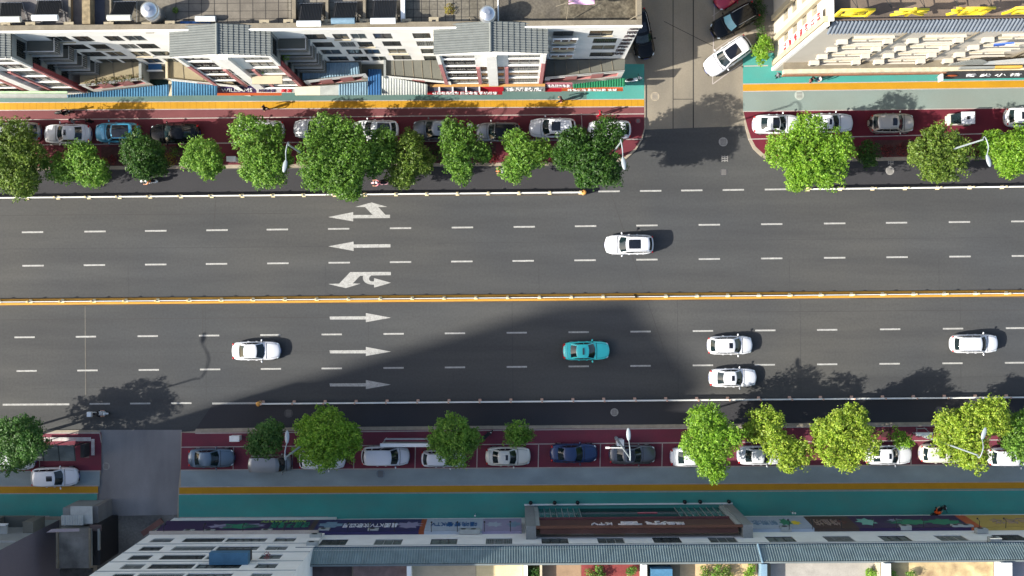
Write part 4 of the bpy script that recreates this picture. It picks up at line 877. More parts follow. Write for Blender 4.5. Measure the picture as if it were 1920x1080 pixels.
# window columns: photo centres (x,y) and widths, on the recessed plane
cols = {0: [([(117, 76), (148, 90), (178, 103), (206, 115)], 39), ([(163, 76.5), (194.5, 91), (222, 104), (248, 116)], 31), ([(222, 77), (248, 90), (267, 103), (290, 115.5)], 29), ([(258, 74.6), (281.5, 89), (305, 102), (328, 114)], 35)],
        1: [([(593, 70), (607, 84), (621, 97.7), (634, 110)], 37), ([(641, 71), (653, 85), (665.5, 98.6), (677, 110)], 28), ([(674.5, 71), (687, 85), (699, 98.6), (711, 110)], 28), ([(718, 68), (735, 82), (745, 96), (754, 108)], 34), ([(792, 71), (799, 86), (807, 99), (812, 111)], 33)],
        2: [([(1056, 63), (1054.5, 80), (1053, 93), (1052, 106)], 38), ([(1127, 62), (1134, 76.4), (1131, 89), (1128, 102)], 44)]}
ZC = [14.6, 11.8, 9.0, 6.2]
mb = MB(); allw = []
for i, (a, b) in enumerate(rec[:3]):
    holes = []
    for ci, (pts, w) in enumerate(cols[i]):
        for k, (x, y) in enumerate(pts):
            q = F.onY(x, y, 0); z_ = ZC[k]; ww = w / PXM * (CAMH - z_) / CAMH; hh = 1.75 if i < 2 else 1.6
            zc = min(max(q.z, z_ - .5), z_ + .6); x0, x1 = q.x - ww / 2, q.x + ww / 2
            x0 = max(x0, a + .2); x1 = min(x1, b - .25)
            if x1 - x0 < .5: continue
            holes.append((x0, x1, zc - hh / 2, zc + hh / 2))
    wall_holes(mb, a, b, 0, HN, 0, -1, holes, WHITE, depth=.08); allw += [(h, i) for h in holes]
wall_holes(mb, xW, bay[0][0], 0, HN, 0, -1, [], WHITE)
mb.face([(xE, 0, 0), (xE, 14, 0), (xE, 14, HN), (xE, 0, HN)], WHITE); mb.face([(xW, 0, 0), (xW, 14, 0), (xW, 14, HN), (xW, 0, HN)], WHITE); mb.face([(xW, 14, 0), (xE, 14, 0), (xE, 14, HN), (xW, 14, HN)], WHITE)
mb.build('wall', None, N)
for j, (h, i) in enumerate(allw): window(N, h, 0, -1, 2, depth=.08, sill=CREAM if j % 5 == 0 else None, grille=(j % 4 == 1), fm=FRAMEM if j % 3 == 0 else DARKF)
mb = MB(); mb.box(xW + .02, xE - .02, .45, 13.98, 15.7, 15.95, ROOFC); roofN = mb.build('roof', None, N)
mb = MB(); mb.box(xW, xE + .06, .0 + .005, .42, HN, HN + .06, PARAP); mb.box(xW, xE, .38, .42, 15.95, HN, PARAP); mb.box(xE - .3, xE + .062, .44, 13.9, 15.95, HN + .055, PARAP); mb.build('parapet', None, N)
mb = MB(); mb.box(xW, xE + .1, -.14, -.004, HN - .32, HN + .1, WHITE); mb.build('cornice', None, N)
# roof surfaces of different kinds
def roofpatch(nm, x0, x1, y0, y1, m, z=15.95):
    a = F.L(x0, y1, z); b = F.L(x1, y0, z); mb = MB(); mb.box(a.x, b.x, max(a.y, .46), min(b.y, 13.9), z + .002, z + .03, m); mb.build(nm, None, roofN)
roofpatch('roof_finish', 170, 196, -60, 56, mat('wet_roof', (74, 76, 84), var=.15, scale=.6)); roofpatch('roof_finish', 320, 540, -60, 54, mat('slab_roof', (112, 106, 96), var=.16, scale=1.4, fine=.1, stain=((78, 73, 66), .6), stainscale=.6)); roofpatch('roof_finish', 540, 760, -60, 52, mat('pale_slab_roof', (130, 125, 114), var=.18, scale=1.6, fine=.15, fscale=6, stain=((88, 82, 72), .65), stainscale=.6))
roofpatch('roof_finish', 765, 935, -60, 50, ROOFC); roofpatch('roof_finish', 937, 1050, -60, 50, ROOFD); roofpatch('roof_finish', 1051, 1192, -60, 50, mat('mossy_roof', (96, 90, 76), var=.35, scale=2.5, fine=.3, fscale=5, stain=((60, 54, 44), .8), stainscale=1.2))
roofpatch('roof_finish', 0, 165, -60, 56, mat('grey_roof', (110, 106, 104), var=.25, scale=.7, fine=.15, stain=((64, 62, 64), .7), stainscale=.5))
mb = MB()
for x in list(range(330, 760, 24)) + list(range(775, 935, 15)):
    a = F.L(x, 20, 15.98); mb.box(a.x - .02, a.x + .02, .5, 13, 15.982, 15.99, SEAM)
for k in range(12): mb.box(F.L(330, 20, 16).x, F.L(935, 20, 16).x, 1. + k * .62, 1.03 + k * .62, 15.982, 15.992, SEAM)
mb.build('roof_joint', None, roofN)
for x0, x1, m_, hh in ((158, 173, mat('stained_party_wall', (130, 116, 90), var=.35, scale=3), 1.0), (128, 132, PARAP, .5), (548, 555, PARAP, .7), (611, 616, PARAP, .7), (681, 686, PARAP, .7), (752, 759, WHITE, .8), (205, 208, PARAP, .5)):
    a, b = F.L(x0, 20, 16.5), F.L(x1, 20, 16.5); mb = MB(); mb.box(a.x, b.x, .5, 13.9, 15.99, 15.95 + hh, m_); mb.build('party_wall', None, roofN)
a = F.L(934, 20, 16.6); mb = MB(); mb.tube([(a.x, .5, 16.6), (a.x, 4, 16.6)], .06, WHITE, 8); mb.build('drain_pipe', None, roofN)
SLABC = mat('chimney_block', (150, 140, 118), var=.15, scale=3)
def vent(px, py, m=SLABC):
    a = F.L(px, py, 16.9); mb = MB(); s = .3; mb.box(a.x - s, a.x + s, a.y - s, a.y + s, 15.96, 16.75, m); o = mb.build('roof_vent', None, roofN)
    mb = MB(); mb.box(a.x - s - .08, a.x + s + .08, a.y - s - .05, a.y + s + .05, 16.75, 16.84, m); mb.box(a.x - .13, a.x + .13, a.y - .13, a.y + .13, 16.84, 16.87, BLACKP); mb.build('vent_cap', None, o)
for q in ((9, 49), (56, 49), (203, 49), (128, 49), (318, 47), (274, 50), (495, 45), (617, 44), (683, 43), (813, 40), (762, 43), (540, 44)): vent(*q)
def solar(px, cy0, cy1, ty, w, label, tm=None, skew=0):
    """collector rows from cy0 (north) to cy1, tank at ty; a thing of its own standing on the roof"""
    zt_ = 17.6; t = F.L(px, ty, zt_); n = F.L(px + skew, cy0, 16.3); k = (CAMH - zt_) / CAMH / PXM; ww = w * k
    loc = F.M.inverted() @ Vector((t.x, t.y, 0)) + F.o; loc.z = 15.95; root = empty('solar_water_heater', loc, F.a); tag(root, label, 'solar heater', 'solar water heaters on the long white block')
    dy = n.y - t.y; dx = n.x - t.x
    mb = MB(); mb.tube([(-ww / 2, 0, 1.6), (ww / 2, 0, 1.6)], .24, tm or WPAINT, 16); mb.build('tank', None, root, smooth=False)
    mb = MB(); nt_ = 15
    for i in range(nt_):
        x = lerp(-ww / 2 + .1, ww / 2 - .05, i / (nt_ - 1)); mb.tube([(x, .12, 1.5), (x + dx, dy, .35)], .032, BLACKP, 6)
    for t_ in (.0, 1.): mb.tube([(lerp(-ww / 2, -ww / 2 + dx, t_), lerp(.15, dy, t_), lerp(1.5, .33, t_)), (lerp(ww / 2, ww / 2 + dx, t_), lerp(.15, dy, t_), lerp(1.5, .33, t_))], .035, METAL, 6)
    mb.build('collector', None, root)
    mb = MB(); mb.face([(-ww / 2 + .1, .15, 1.42), (ww / 2 - .05, .15, 1.42), (ww / 2 - .05 + dx, dy, .27), (-ww / 2 + .1 + dx, dy, .27)], mat('reflector', (84, 84, 86), rough=.4, metal=.4)); mb.build('reflector', None, root)
    mb = MB()
    for s in (-1, 1):
        x = s * ww / 2 * .9
        mb.tube([(x, 0, 1.4), (x, 0, .02)], .025, METAL, 6); mb.tube([(x, 0, 1.4), (x + dx, dy, .25)], .025, METAL, 6); mb.tube([(x + dx, dy, .3), (x + dx, dy, .02)], .025, METAL, 6); mb.tube([(x, 0, .1), (x + dx, dy, .1)], .025, METAL, 6)
    mb.build('stand', None, root)
solar(16, 5, 30, 36, 44, 'solar heater with a cream tank at the far left of the roof', PCR, 4); solar(84, 1, 27, 33, 48, 'solar heater with a white tank, second from the left', None, 8); solar(223, 3, 28, 33, 44, 'solar heater with a cream tank beside the big silver tank', PCR, 12)
solar(579, 6, 38, 44, 45, 'solar heater with the brightest white tank right of the party wall', None, 5); solar(643, 4, 34, 39, 44, 'solar heater with a pale blue tilted tank in the middle', BLUEP, 6); solar(718, 0, 32, 39, 47, 'solar heater with a white tank, rightmost of the six', None, 4)
def tank(px, py, r, label, hz=2.3):
    k = .81 / PXM; rr = r * k; t = F.L(px, py, 15.95 + hz); loc = F.M.inverted() @ Vector((t.x, t.y, 0)) + F.o; loc.z = 15.95; root = empty('water_tank', loc); tag(root, label, 'water tank', 'silver water tanks on the roof')
    mb = MB(); mb.tube([(0, 0, .5), (0, 0, hz - .45)], rr, STEEL, 28); mb.ell((0, 0, hz - .45), rr, rr, .4, STEEL, 28, 6, None, 0, .5); mb.build('vessel', None, root, smooth=True)
    mb = MB(); mb.tube([(0, 0, hz - .1), (0, 0, hz + .02)], .2, STEEL, 16); mb.build('lid', None, root)
    for s in range(3):
        mb = MB(); a = s * 2.1; mb.tube([(rr * .8 * math.cos(a), rr * .8 * math.sin(a), 0), (rr * .8 * math.cos(a), rr * .8 * math.sin(a), .55)], .04, METAL, 6); mb.build('leg', None, root)
tank(276, 16, 17, 'silver round water tank at the upper left between heater and vent', 2.6); tank(914, 23, 16.5, 'silver round water tank beside the dark roof section', 2.2)
t = F.L(384, 34, 16.6); loc = F.M.inverted() @ Vector((t.x, t.y, 0)) + F.o; loc.z = 15.98
mb = MB(); mb.tube([(-.78, 0, .4), (.78, 0, .4)], .22, WPAINT, 16); o = mb.build('loose_tank', None, None, loc=loc); tag(o, 'small white cylinder lying on the slab roof above the blue tarpaulin', 'tank')
mb = MB(); mb.box(-.5, -.45, -.2, .2, 0, .3, METAL); mb.box(.45, .5, -.2, .2, 0, .3, METAL); mb.build('cradle', None, o)
t = F.L(365, 45, 16.3); loc = F.M.inverted() @ Vector((t.x, t.y, 0)) + F.o; loc.z = 16.0
mb = MB(); mb.grid(lambda u, v: ((u - .5) * 2.4, (v - .5) * .55, .22 * abs(math.sin(u * 9 + v * 5)) * math.sin(math.pi * v) + .02), 24, 6, mat('tarpaulin', (50, 88, 140), var=.3, scale=3)); o = mb.build('tarpaulin', None, None, loc=loc); tag(o, 'crumpled blue tarpaulin on the roof near the white cylinder', 'tarpaulin')
# gables and bays
def tile_roof(x0, x1, zr_, ze, y0, y1, mroot):
    xm = (x0 + x1) / 2
    for a, b, nm in ((xm, x0, 0), (xm, x1, 1)):
        mb = MB(); nu = 20; nv = 84
        def fn(u, v):
            x = lerp(a, b, u); y = lerp(y0, y1, v); z = lerp(zr_, ze, u) + .055 * abs(math.sin(v * math.pi * 12.5)) - .05 * ((u * 10) % 1.0)
            return (x, y, z)
        bi = len(mb.v)
        for c_ in range(10):
            def fs(u, v, c_=c_):
                uu = (c_ + u) / 10; x = lerp(a, b, uu); y = lerp(y0, y1, v); return (x, y, lerp(zr_, ze, uu) + .06 * abs(math.sin(v * math.pi * 12.5)) + .07 * (1 - u) * 0 + (.0 if u < .5 else .05))
            mb.grid(fs, 1, 84, TILE)
        mb.build('roof', None, mroot, smooth=False)
    mb = MB(); mb.tube([(xm, y0, zr_ + .06), (xm, y1 - .02, zr_ + .06)], .12, TILE, 10); mb.build('ridge', None, mroot)
    # dark riser lines of each course
for bi_, (a, b) in enumerate(bay):
    xm = (a + b) / 2; hw_ = (b - a) / 2
    tile_roof(a - .1, b + .1, 17.5, 16.55, .30, YB - .22, N)
    levels = [15.2, 12.6, 10.0, 7.4, 4.8, 2.4]; holes = []
    for z_ in levels:
        hh = 1.0
        holes += [(xm - hw_ + .45, xm - 1.35, z_ - hh, z_ + hh * .85), (xm + 1.35, xm + hw_ - .45, z_ - hh, z_ + hh * .85)]
        if z_ < 11: holes += [(xm - 1.0, xm - .42, z_ - hh, z_ + hh * .85), (xm + .42, xm + 1.0, z_ - hh, z_ + hh * .85)]
    mb = MB(); wall_holes(mb, a, b, 0, 16.3, YB, -1, holes, WHITE, depth=.12, rm=WHITE)
    mb.face([(a, YB, 16.3), (b, YB, 16.3), (xm, YB, 17.3)], WHITE)
    for x, f in ((a, -1), (b, 1)):
        hs = [(-1.6, -.25, z_ - .8, z_ + .85) for z_ in ZC]
        wall_holes(mb, YB, 0, 0, 16.3, x, f, hs, WHITE if f < 0 else GREYP, axis='y')
        for k, h in enumerate(hs): window(N, h, x, f, 3, axis='y', fm=DARKF, grille=True, gm=mat('dark_room', (30, 36, 34), rough=.2))
    mb.build('bay_wall', None, N)
    for k, h in enumerate(holes): window(N, h, YB, -1, 3 if h[1] - h[0] > 1 else 1, depth=.11, grille=(k % 3 != 0) and h[1] - h[0] > 1, fm=FRAMEM if k % 2 else DARKF)
    mb = MB(); mb.box(xm - .42, xm + .42, YB - .28, YB - .003, 1.5, 16.0, WHITE); mb.box(a - .02, b + .02, YB - .17, YB - .004, 16.0, 16.36, WHITE); mb.build('pilaster', None, N)
    mb = MB()
    for x in (a - .003, b - .30): mb.box(x, x + .30, YB - .14, YB - .003, 1.5, 12.6, PINK); mb.box(x, x + .30, YB - .14, YB - .003, 12.6, 15.99, WHITE)
    for x in (xm - 1.34, xm + 1.06): mb.box(x, x + .28, YB - .14, YB - .003, 1.5, 10.9, PINK)
    mb.build('trim_strip', None, N)
    for z_ in levels:
        for q0, q1 in ((a + .32, xm - 1.36), (xm + 1.36, b - .32)): mb = MB(); mb.box(q0, q1, YB - .07, YB - .003, z_ - 1.14, z_ - 1.06, WHITE); mb.build('ledge', None, N)
    mb = MB(); mb.box(b + .003, b + .10, YB - .02, YB + .30, 1.6, 12.6, BRICKRED); mb.build('trim_strip', None, N)
# shaded balconies beside bays 1 and 2
for (x0, ln) in ((bay[0][1], 2.6), (bay[1][1], 2.45)):
    for k, z_ in enumerate(ZC):
        xx1 = x0 + ln
        mb = MB(); mb.box(x0 + .11, xx1, -1.1, -.004, z_ - 1.1, z_ - .95, GREYSLAB); o = mb.build('balcony', None, N)
        mb = MB()
        for i in range(18): x = lerp(x0 + .14, xx1 - .02, i / 17); mb.box(x - .012, x + .012, -1.09, -1.065, z_ - .95, z_ - .1)
        for i in range(7): y = lerp(-1.07, -.05, i / 6); mb.box(xx1 - .03, xx1 - .005, y - .012, y + .012, z_ - .95, z_ - .1)
        mb.box(x0 + .12, xx1, -1.11, -1.05, z_ - .1, z_ - .05); mb.box(xx1 - .05, xx1 + .01, -1.05, -.01, z_ - .1, z_ - .05); mb.build('balustrade', METAL, o)
        if k == 0: continue
        mb = MB(); mb.box(x0 + .11, xx1 + .08, -1.2, -.005, z_ + 1.25, z_ + 1.32, mat('awning_dark', (150, 152, 148), var=.2)); mb.build('canopy', None, o)
        mb = MB(); mb.box(x0 + .25, xx1 - .3, -.05, -.006, z_ - .9, z_ + 1.0, mat('dark_room', (30, 36, 34))); mb.build('balcony_door', None, o)
# balcony column on the east recess
for k, z_ in enumerate((13.6, 10.8, 8.0)):
    q0, q1 = F.onY(1033, 90, 0), F.onY(1074, 90, 0); a, b = q0.x, q1.x
    mb = MB(); mb.box(a - .1, b + .1, -.62, -.006, z_ - .12, z_, WHITE); o = mb.build('balcony', None, N)
    mb = MB(); mb.grid(lambda u, v: (lerp(a, b, u), -.58 - .12 * math.sin(math.pi * u), z_ + v * .95), 12, 1, CREAM); mb.build('balustrade', None, o)
    mb = MB(); mb.box(a - .05, b + .05, -.66, -.60, z_ + .95, z_ + 1.6, GLASSW); mb.box(a - .08, b + .08, -.7, -.57, z_ + 1.6, z_ + 1.68, WPAINT)
    for t_ in (0, .33, .66, 1): x = lerp(a, b, t_); mb.box(x - .05, x + .05, -.69, -.665, z_ + .95, z_ + 1.6, WPAINT)
    mb.build('glazing', None, o)
# podium: V-shaped roofs between the bays
def pod(pts, z, m, nm='terrace_roof', curb=None, corrd=None):
    q = [F.L(x, y, z) for x, y in pts]
    mb = MB()
    if corrd: mb.corr(q[0], q[1], q[2], q[3], corrd, .05, m)
    else: mb.prism([(p.x, p.y) for p in q], z - .2, z, m, True)
    return mb.build(nm, None, N)
def podwall(xa, ya, xb, yb, z, holes_n=0, m=WHITE, ztop=.35):
    a, b = F.L(xa, ya, z), F.L(xb, yb, z); mb = MB(); dv = Vector((b.x - a.x, b.y - a.y, 0)); L = dv.length; dv /= L; nv = Vector((dv.y, -dv.x, 0))
    o_ = Vector((a.x, a.y, 0)); hs = []
    for i in range(holes_n): c = (i + .5) / holes_n * L; w = L / holes_n * .3; hs.append((c - w, c + w, z - 2.1, z - .7))
    m2 = MB(); wall_holes(m2, 0, L, 0, z + ztop, 0, -1, hs, m, rm=PINK)
    M = Matrix(((dv.x, -nv.x, 0), (dv.y, -nv.y, 0), (0, 0, 1)))
    m2.v = [tuple(M @ Vector(v) + o_) for v in m2.v]
    for i in range(len(hs)):
        h = hs[i]; m2.face([tuple(M @ Vector(v) + o_) for v in ((h[0], .17, h[2]), (h[1], .17, h[2]), (h[1], .17, h[3]), (h[0], .17, h[3]))], GLASSW)
    for i in range(holes_n + 1):
        c = i / holes_n * L if holes_n else 0
        if holes_n and 0 < c < L: m2.face([tuple(M @ Vector(v) + o_) for v in ((c - .55, -.01, z - 2.2), (c + .55, -.01, z - 2.2), (c + .55, -.01, z - .3), (c - .55, -.01, z - .3))], PINK)
    return m2.build('podium_wall', None, N)
ZP = 5.0
pod([(150, 113), (268, 113), (266, 147), (150, 160)], ZP, TAN); podwall(150, 160, 266, 147, ZP, 3)
pod([(266, 113), (312, 113), (312, 148), (266, 148)], 3.4, GREYSLAB)
pod([(312, 113), (380, 113), (446, 162), (312, 148)], ZP, TAN); podwall(312, 148, 446, 162, ZP, 2)
pod([(560, 113), (676, 113), (678, 140), (570, 153)], ZP - .25, GREYSLAB); pod([(566, 118.5), (672, 117), (674, 139), (567, 150)], ZP - .12, BLUEP, corrd=.24); podwall(570, 153, 686, 139, ZP, 3)
pod([(678, 113), (726, 113), (726, 148), (678, 148)], 3.4, GREYSLAB); pod([(690, 130), (715, 130), (715, 178), (690, 178)], 3.6, BLUED, corrd=.22)
pod([(722, 113), (840, 113), (858, 154), (722, 143)], ZP, GREYSLAB); podwall(722, 143, 845, 154.5, ZP, 2)
pod([(1020, 113), (1172, 111), (1171, 133), (1022, 146)], ZP, GREYSLAB); podwall(1022, 146, 1171, 133, ZP, 3)
q = F.L(1171, 133, ZP); mb = MB(); mb.face([(q.x, q.y, 0), (q.x, 0, 0), (q.x, 0, ZP), (q.x, q.y, ZP)], WHITE); mb.build('podium_wall', None, N)
for x, yb_ in [(181, 156), (214, 153), (250, 149), (345, 151), (382, 155), (741, 145), (758, 146), (776, 148), (793, 149), (810, 151), (828, 152), (1042, 144), (1064, 142), (1086, 140), (1107, 138), (1129, 136), (1150, 135)]:
    a, b = F.L(x - 3, 113.5, ZP), F.L(x, yb_, ZP); mb = MB(); mb.tube([(a.x, a.y, ZP + .02), (b.x, b.y, ZP + .02)], .03, PARAP, 6); mb.build('terrace_joint', None, N)
mb = MB(); a = F.L(266, 113, ZP).x; mb.box(a - .12, a + .12, -1.5, -.02, 3.4, 5.5, GREYP); mb.build('light_well_wall', None, N); mb = MB(); b = F.L(314, 113, ZP).x; mb.box(b - .1, b + .1, -1.5, -.02, 3.4, 5.3, CREAM); mb.build('light_well_wall', None, N); mb = MB(); c_ = F.L(722, 113, ZP).x; mb.box(c_ - .1, c_ + .1, -1.5, -.02, 3.4, 5.3, GREYP); mb.build('light_well_wall', None, N)
a = F.L(278, 120, 4.4); b = F.L(302, 131, 4.4); mb = MB(); mb.box(a.x, b.x, b.y, a.y, 4.2, 4.4, BLUED); mb.box(a.x - .12, b.x + .12, b.y - .1, b.y - .003, 4.1, 4.48, WPAINT); mb.build('small_roof', None, N)
for (xa, ya, xb, yb_, k) in ((165, 158, 262, 147, 'mid'), ):
    for i in range(7):
        t_ = i / 6; p = F.L(lerp(xa, xb, t_), lerp(ya, yb_, t_) - 2, ZP + .3); mb = MB(); leaves(mb, Vector((p.x, p.y, ZP + .35)), 70, .38, .07, .5); mb.build('planter_plant', leafmat('leaf_autumn2', (60, 84, 36), (96, 100, 44), (120, 60, 40)), N)
for px, py, z_ in ((500, 122, 9.4), (490, 127, 9.2), (514, 124, 9.2), (531, 104, 11.2), (534, 100, 11.5)):
    p = F.L(px, py, z_); mb = MB(); leaves(mb, Vector((p.x, p.y, z_)), 110, .55, .09, .4); mb.build('window_plant', leafmat('leaf_bright', *GREENS_T['bright']), N)
mb = MB(); q = F.L(470, 126, 8.9); mb.box(q.x, q.x + 2.6, YB - .8, YB - .1, 8.3, 8.5, CREAM); mb.build('flower_shelf', None, N)
# awnings and shop signs (z about 3)
def aw(x0, x1, yi0, yi1, yo0, yo1, m, zi=3.9, zo=3.0, pitch=.24, flat=False, nm='awning'):
    a, b, c_, d_ = F.L(x0, yi0, zi), F.L(x1, yi1, zi), F.L(x1, yo1, zo), F.L(x0, yo0, zo); mb = MB()
    if flat:
        mb.face([d_, c_, b, a], m); mb.face([Vector((d_.x, d_.y, zo)), Vector((d_.x, d_.y, zo - .3)), Vector((c_.x, c_.y, zo - .3)), Vector((c_.x, c_.y, zo))], m)
    else: mb.corr(a, b, c_, d_, pitch, .045, m)
    return mb.build(nm, None, N)
aw(-60, 126, 171, 171, 175, 175, mat('pale_green_sheet', (160, 186, 150), var=.2, scale=1.5), 3.6, 3.5, flat=True); aw(-60, 126, 175, 176, 183, 183, WHITES, 3.5, 3.0, flat=True)
aw(126, 316, 178, 158, 182.5, 179.5, BLUES); aw(316, 322, 152, 152, 179.5, 179.5, CREAM, flat=True); aw(322, 407, 147, 161, 179, 178.5, BLUES, 4.4)
aw(600, 635, 161, 159, 178, 178, WHITES, flat=True); aw(635, 689, 158, 153, 178, 178, BLUEP, 4.1); aw(716, 801, 142, 158, 178, 177, WHITES, 4.5)
aw(1075, 1172, 157.5, 146, 165.5, 161.5, GREENS, 3.9, 3.4); aw(553, 600, 163, 161, 178, 178, mat('cream_sheet', (206, 200, 180), var=.1), flat=True)
def sign(x0, x1, y0, y1, m, zb_=2.2, zt_=3.6, nm='shop_sign'):
    # fascia board leaning out at the top edge y0 (higher) and y1 (lower)
    a, b, c_, d_ = F.L(x0, y0, zt_), F.L(x1, y0, zt_), F.L(x1, y1, zb_), F.L(x0, y1, zb_); mb = MB(); off = Vector((0, .12, 0))
    mb.face([d_, c_, b, a], m); mb.face([a, b, b + off, a + off], m); mb.face([d_, a, a + off, d_ + off], m); mb.face([c_, c_ + off, b + off, b], m)
    o = mb.build(nm, None, N); return o, (a + c_) / 2, (b - a).normalized(), (a - d_).normalized(), (a - d_).length
def signtext(sg, txt, m, fill=.8, hfill=.75, dx=0.):
    o, c, xd, yd, h = sg; L = (Vector(o.data.vertices[1].co) - Vector(o.data.vertices[0].co)).length; n = xd.cross(yd)
    return text_obj(txt, c + n * .03 + xd * dx, xd, yd, h * hfill, m, o, width=L * fill)
s_ = sign(407, 481, 163.5, 174, PURPLE); signtext(s_, 'WILLIAMS', WTEXT, .78, .8); sign(407, 528, 174.2, 179, ORANGE, 1.9, 2.2)
s_ = sign(481, 520, 166, 174, WPAINT); signtext(s_, '时尚女装', PURPLE, .8, .7); s_ = sign(520, 555, 166, 174, WPAINT); signtext(s_, '美发', REDT, .6, .8)
sign(800, 898, 163, 171, plain('slate_sign', (72, 72, 84)), 2.9, 3.6); sign(898, 944, 163, 171, REDP, 2.9, 3.6); sign(960, 960.5, 163, 164, REDP)
s_ = sign(800, 942, 171.2, 177.5, REDP, 2.0, 2.8); signtext(s_, '名烟名酒超市 批发零售 手机维修', WTEXT, .85, .8)
mb = MB()
for x in (824, 849, 874, 899): p = F.L(x, 167, 3.4); mb.box(p.x - .06, p.x + .06, p.y - .3, p.y + .22, 3.1, 3.66, WTEXT)
mb.build('sign_divider', None, N)
aw(806, 1022, 158, 157, 163, 162, mat('tan_gutter', (170, 130, 76), var=.15), 3.9, 3.7, flat=True); s_ = sign(944, 1022, 163, 172, GREYP, 2.4, 3.6); signtext(s_, '诊所药店', WTEXT, .85, .7)
s_ = sign(1022, 1073, 157, 165, plain('rose_sign', (150, 96, 104)), 2.9, 3.8); signtext(s_, '精品服饰专卖', WTEXT, .85, .6); sign(1022, 1053, 167, 172, REDP, 2.2, 2.7)
s_ = sign(1053, 1168, 166, 171, ORANGE, 2.3, 2.9); signtext(s_, '特色小吃 家常炒菜 快餐', WTEXT, .8, .8)
# vertical lettering on the east end of the white wall
for i, ch in enumerate('爱丽美容整形医院'):
    z_ = 15.9 - i * 1.28; p = F.onY(lerp(1187, 1157, i / 7), lerp(59, 105, i / 7), -.02); text_obj(ch, (p.x, -.03, z_), (1, 0, 0), (0, 0, 1), .95, DTEXT, N, ext=.02)
mb = MB(); mb.ell((0, 0, 0), .5, .04, .3, DTEXT, 16, 8); p = F.onY(1181, 58.5, -.02)
for x, y in ((1166, 89),): pass
# air conditioners on the recess walls
for x, y in ():
    p = F.onY(x, y, 0); ac_unit(N, p.x, 0, p.z - .3)

# ===== north-east cream building =====
F = Frame('hotel_block', 1555, 132, .85, 'cream hotel block with a blue tiled eave, yellow roof characters and red wall lettering', 'hotel'); H_ = F.root
xW = F.L(1452, 133, 0).x; xE = 40; ZE = 15.9
q = F.onY(1562, 37, .35); cx0 = F.L(1562, 37, 17.5).x
holes = []; acs = []
rows = [13.0, 10.2, 7.4, 4.9]
colsx = [(-2.2, 1.2), (3.6, 7.0), (9.8, 13.2), (16.4, 19.8)]
for z_ in rows:
    for a, b in colsx: holes.append((a, a + 1.5, z_ - .65, z_ + .6)); holes.append((a + 1.9, b, z_ - .65, z_ + .6))
mb = MB(); wall_holes(mb, xW, xE, 0, 16.4, 0, -1, holes, CREAMW, depth=.22, rm=CREAM); 
wh = [(1.6 + k * 2.1, 2.9 + k * 2.1, z_ - .8, z_ + .7) for k in range(6) for z_ in (13.4, 10.4, 7.4, 4.4)]
wall_holes(mb, 0, 16, 0, 17.4, xW, -1, wh, CREAMW, depth=.2, axis='y', rm=CREAM); mb.face([(xE, 0, 0), (xE, 16, 0), (xE, 16, 16.4), (xE, 0, 16.4)], CREAMW); mb.face([(xW, 16, 0), (xE, 16, 0), (xE, 16, 16.4), (xW, 16, 16.4)], CREAMW)
mb.build('wall', None, H_)
beigeg = mat('beige_pane', (150, 142, 124), rough=.25, var=.2)
for h in holes: window(H_, h, 0, -1, 2, fm=FRAMEM, gm=beigeg, sill=CREAMW)
for h in wh: window(H_, h, xW, -1, 2, axis='y', gm=beigeg)
mb = MB()
for k in range(8): y = .75 + k * 2.1 - .35 + .0; mb.box(xW - .35, xW - .003, y + .0, y + .45, .5, 17.0, CREAM)
mb.box(xW - .3, xW - .003, .003, .3, 0, 17.2, WHITE); mb.build('pilaster', None, H_)
mb = MB()
for z_ in rows:
    for a, b in colsx: mb.box(a - .9, b + .3, -.28, -.14, z_ - 1.12, z_ - 1.02, CREAMW); mb.box(a + .1, b, -.22, -.003, z_ + .72, z_ + .78, CREAMW)
mb.build('ledge', None, H_)
for z_ in rows:
    for a, b in colsx:
        ac_unit(H_, a - .45, .06, z_ - .95, w=.8, m=CREAMW)
        if a != 9.8: ac_unit(H_, b - .1, .06, z_ - .95, w=.7, m=CREAMW)
mb = MB(); mb.tube([(1.62, -.15, 1), (1.62, -.15, 16)], .06, PARAP, 8); mb.tube([(7.4, -.15, 1), (7.4, -.15, 16)], .06, PARAP, 8); mb.tube([(14.6, -.15, 4.2), (14.6, -.15, 16)], .06, PARAP, 8); mb.build('drain_pipe', None, H_)
mb = MB(); mb.corr((xW + .35, .45, 17.0), (xE, .45, 17.0), (xE, -.28, ZE), (xW + .2, -.28, ZE), .30, .10, EAVEN); mb.build('eave', None, H_)
mb = MB(); mb.box(xW + .3, xE, .46, .58, 16.0, 17.06, mat('eave_ridge', (90, 78, 70))); mb.box(xW, xW + .3, .32, 15.9, 17.4, 17.6, WHITE); mb.build('parapet', None, H_)
mb = MB(); mb.box(xW + .3, xE - .1, .59, 15.9, 16.2, 16.5, mat('hotel_roof', (128, 112, 96), var=.25, scale=.5, fine=.15, stain=((76, 70, 66), .9), stainscale=.3)); rf = mb.build('roof', None, H_)
for k, y in enumerate((2.2, 3.8)):
    mb = MB(); mb.tube([(xW + 1, y, 17.8), (xE - 1, y, 17.8)], .03, DARKF, 5); 
    for i in range(10): x = xW + 1.5 + i * 2.6; mb.tube([(x, y, 16.5), (x, y, 17.8)], .03, DARKF, 5); mb.tube([(x, y, 17.6), (x + .8, 1.3, 17.2)], .025, DARKF, 5)
    mb.build('sign_frame', None, H_)
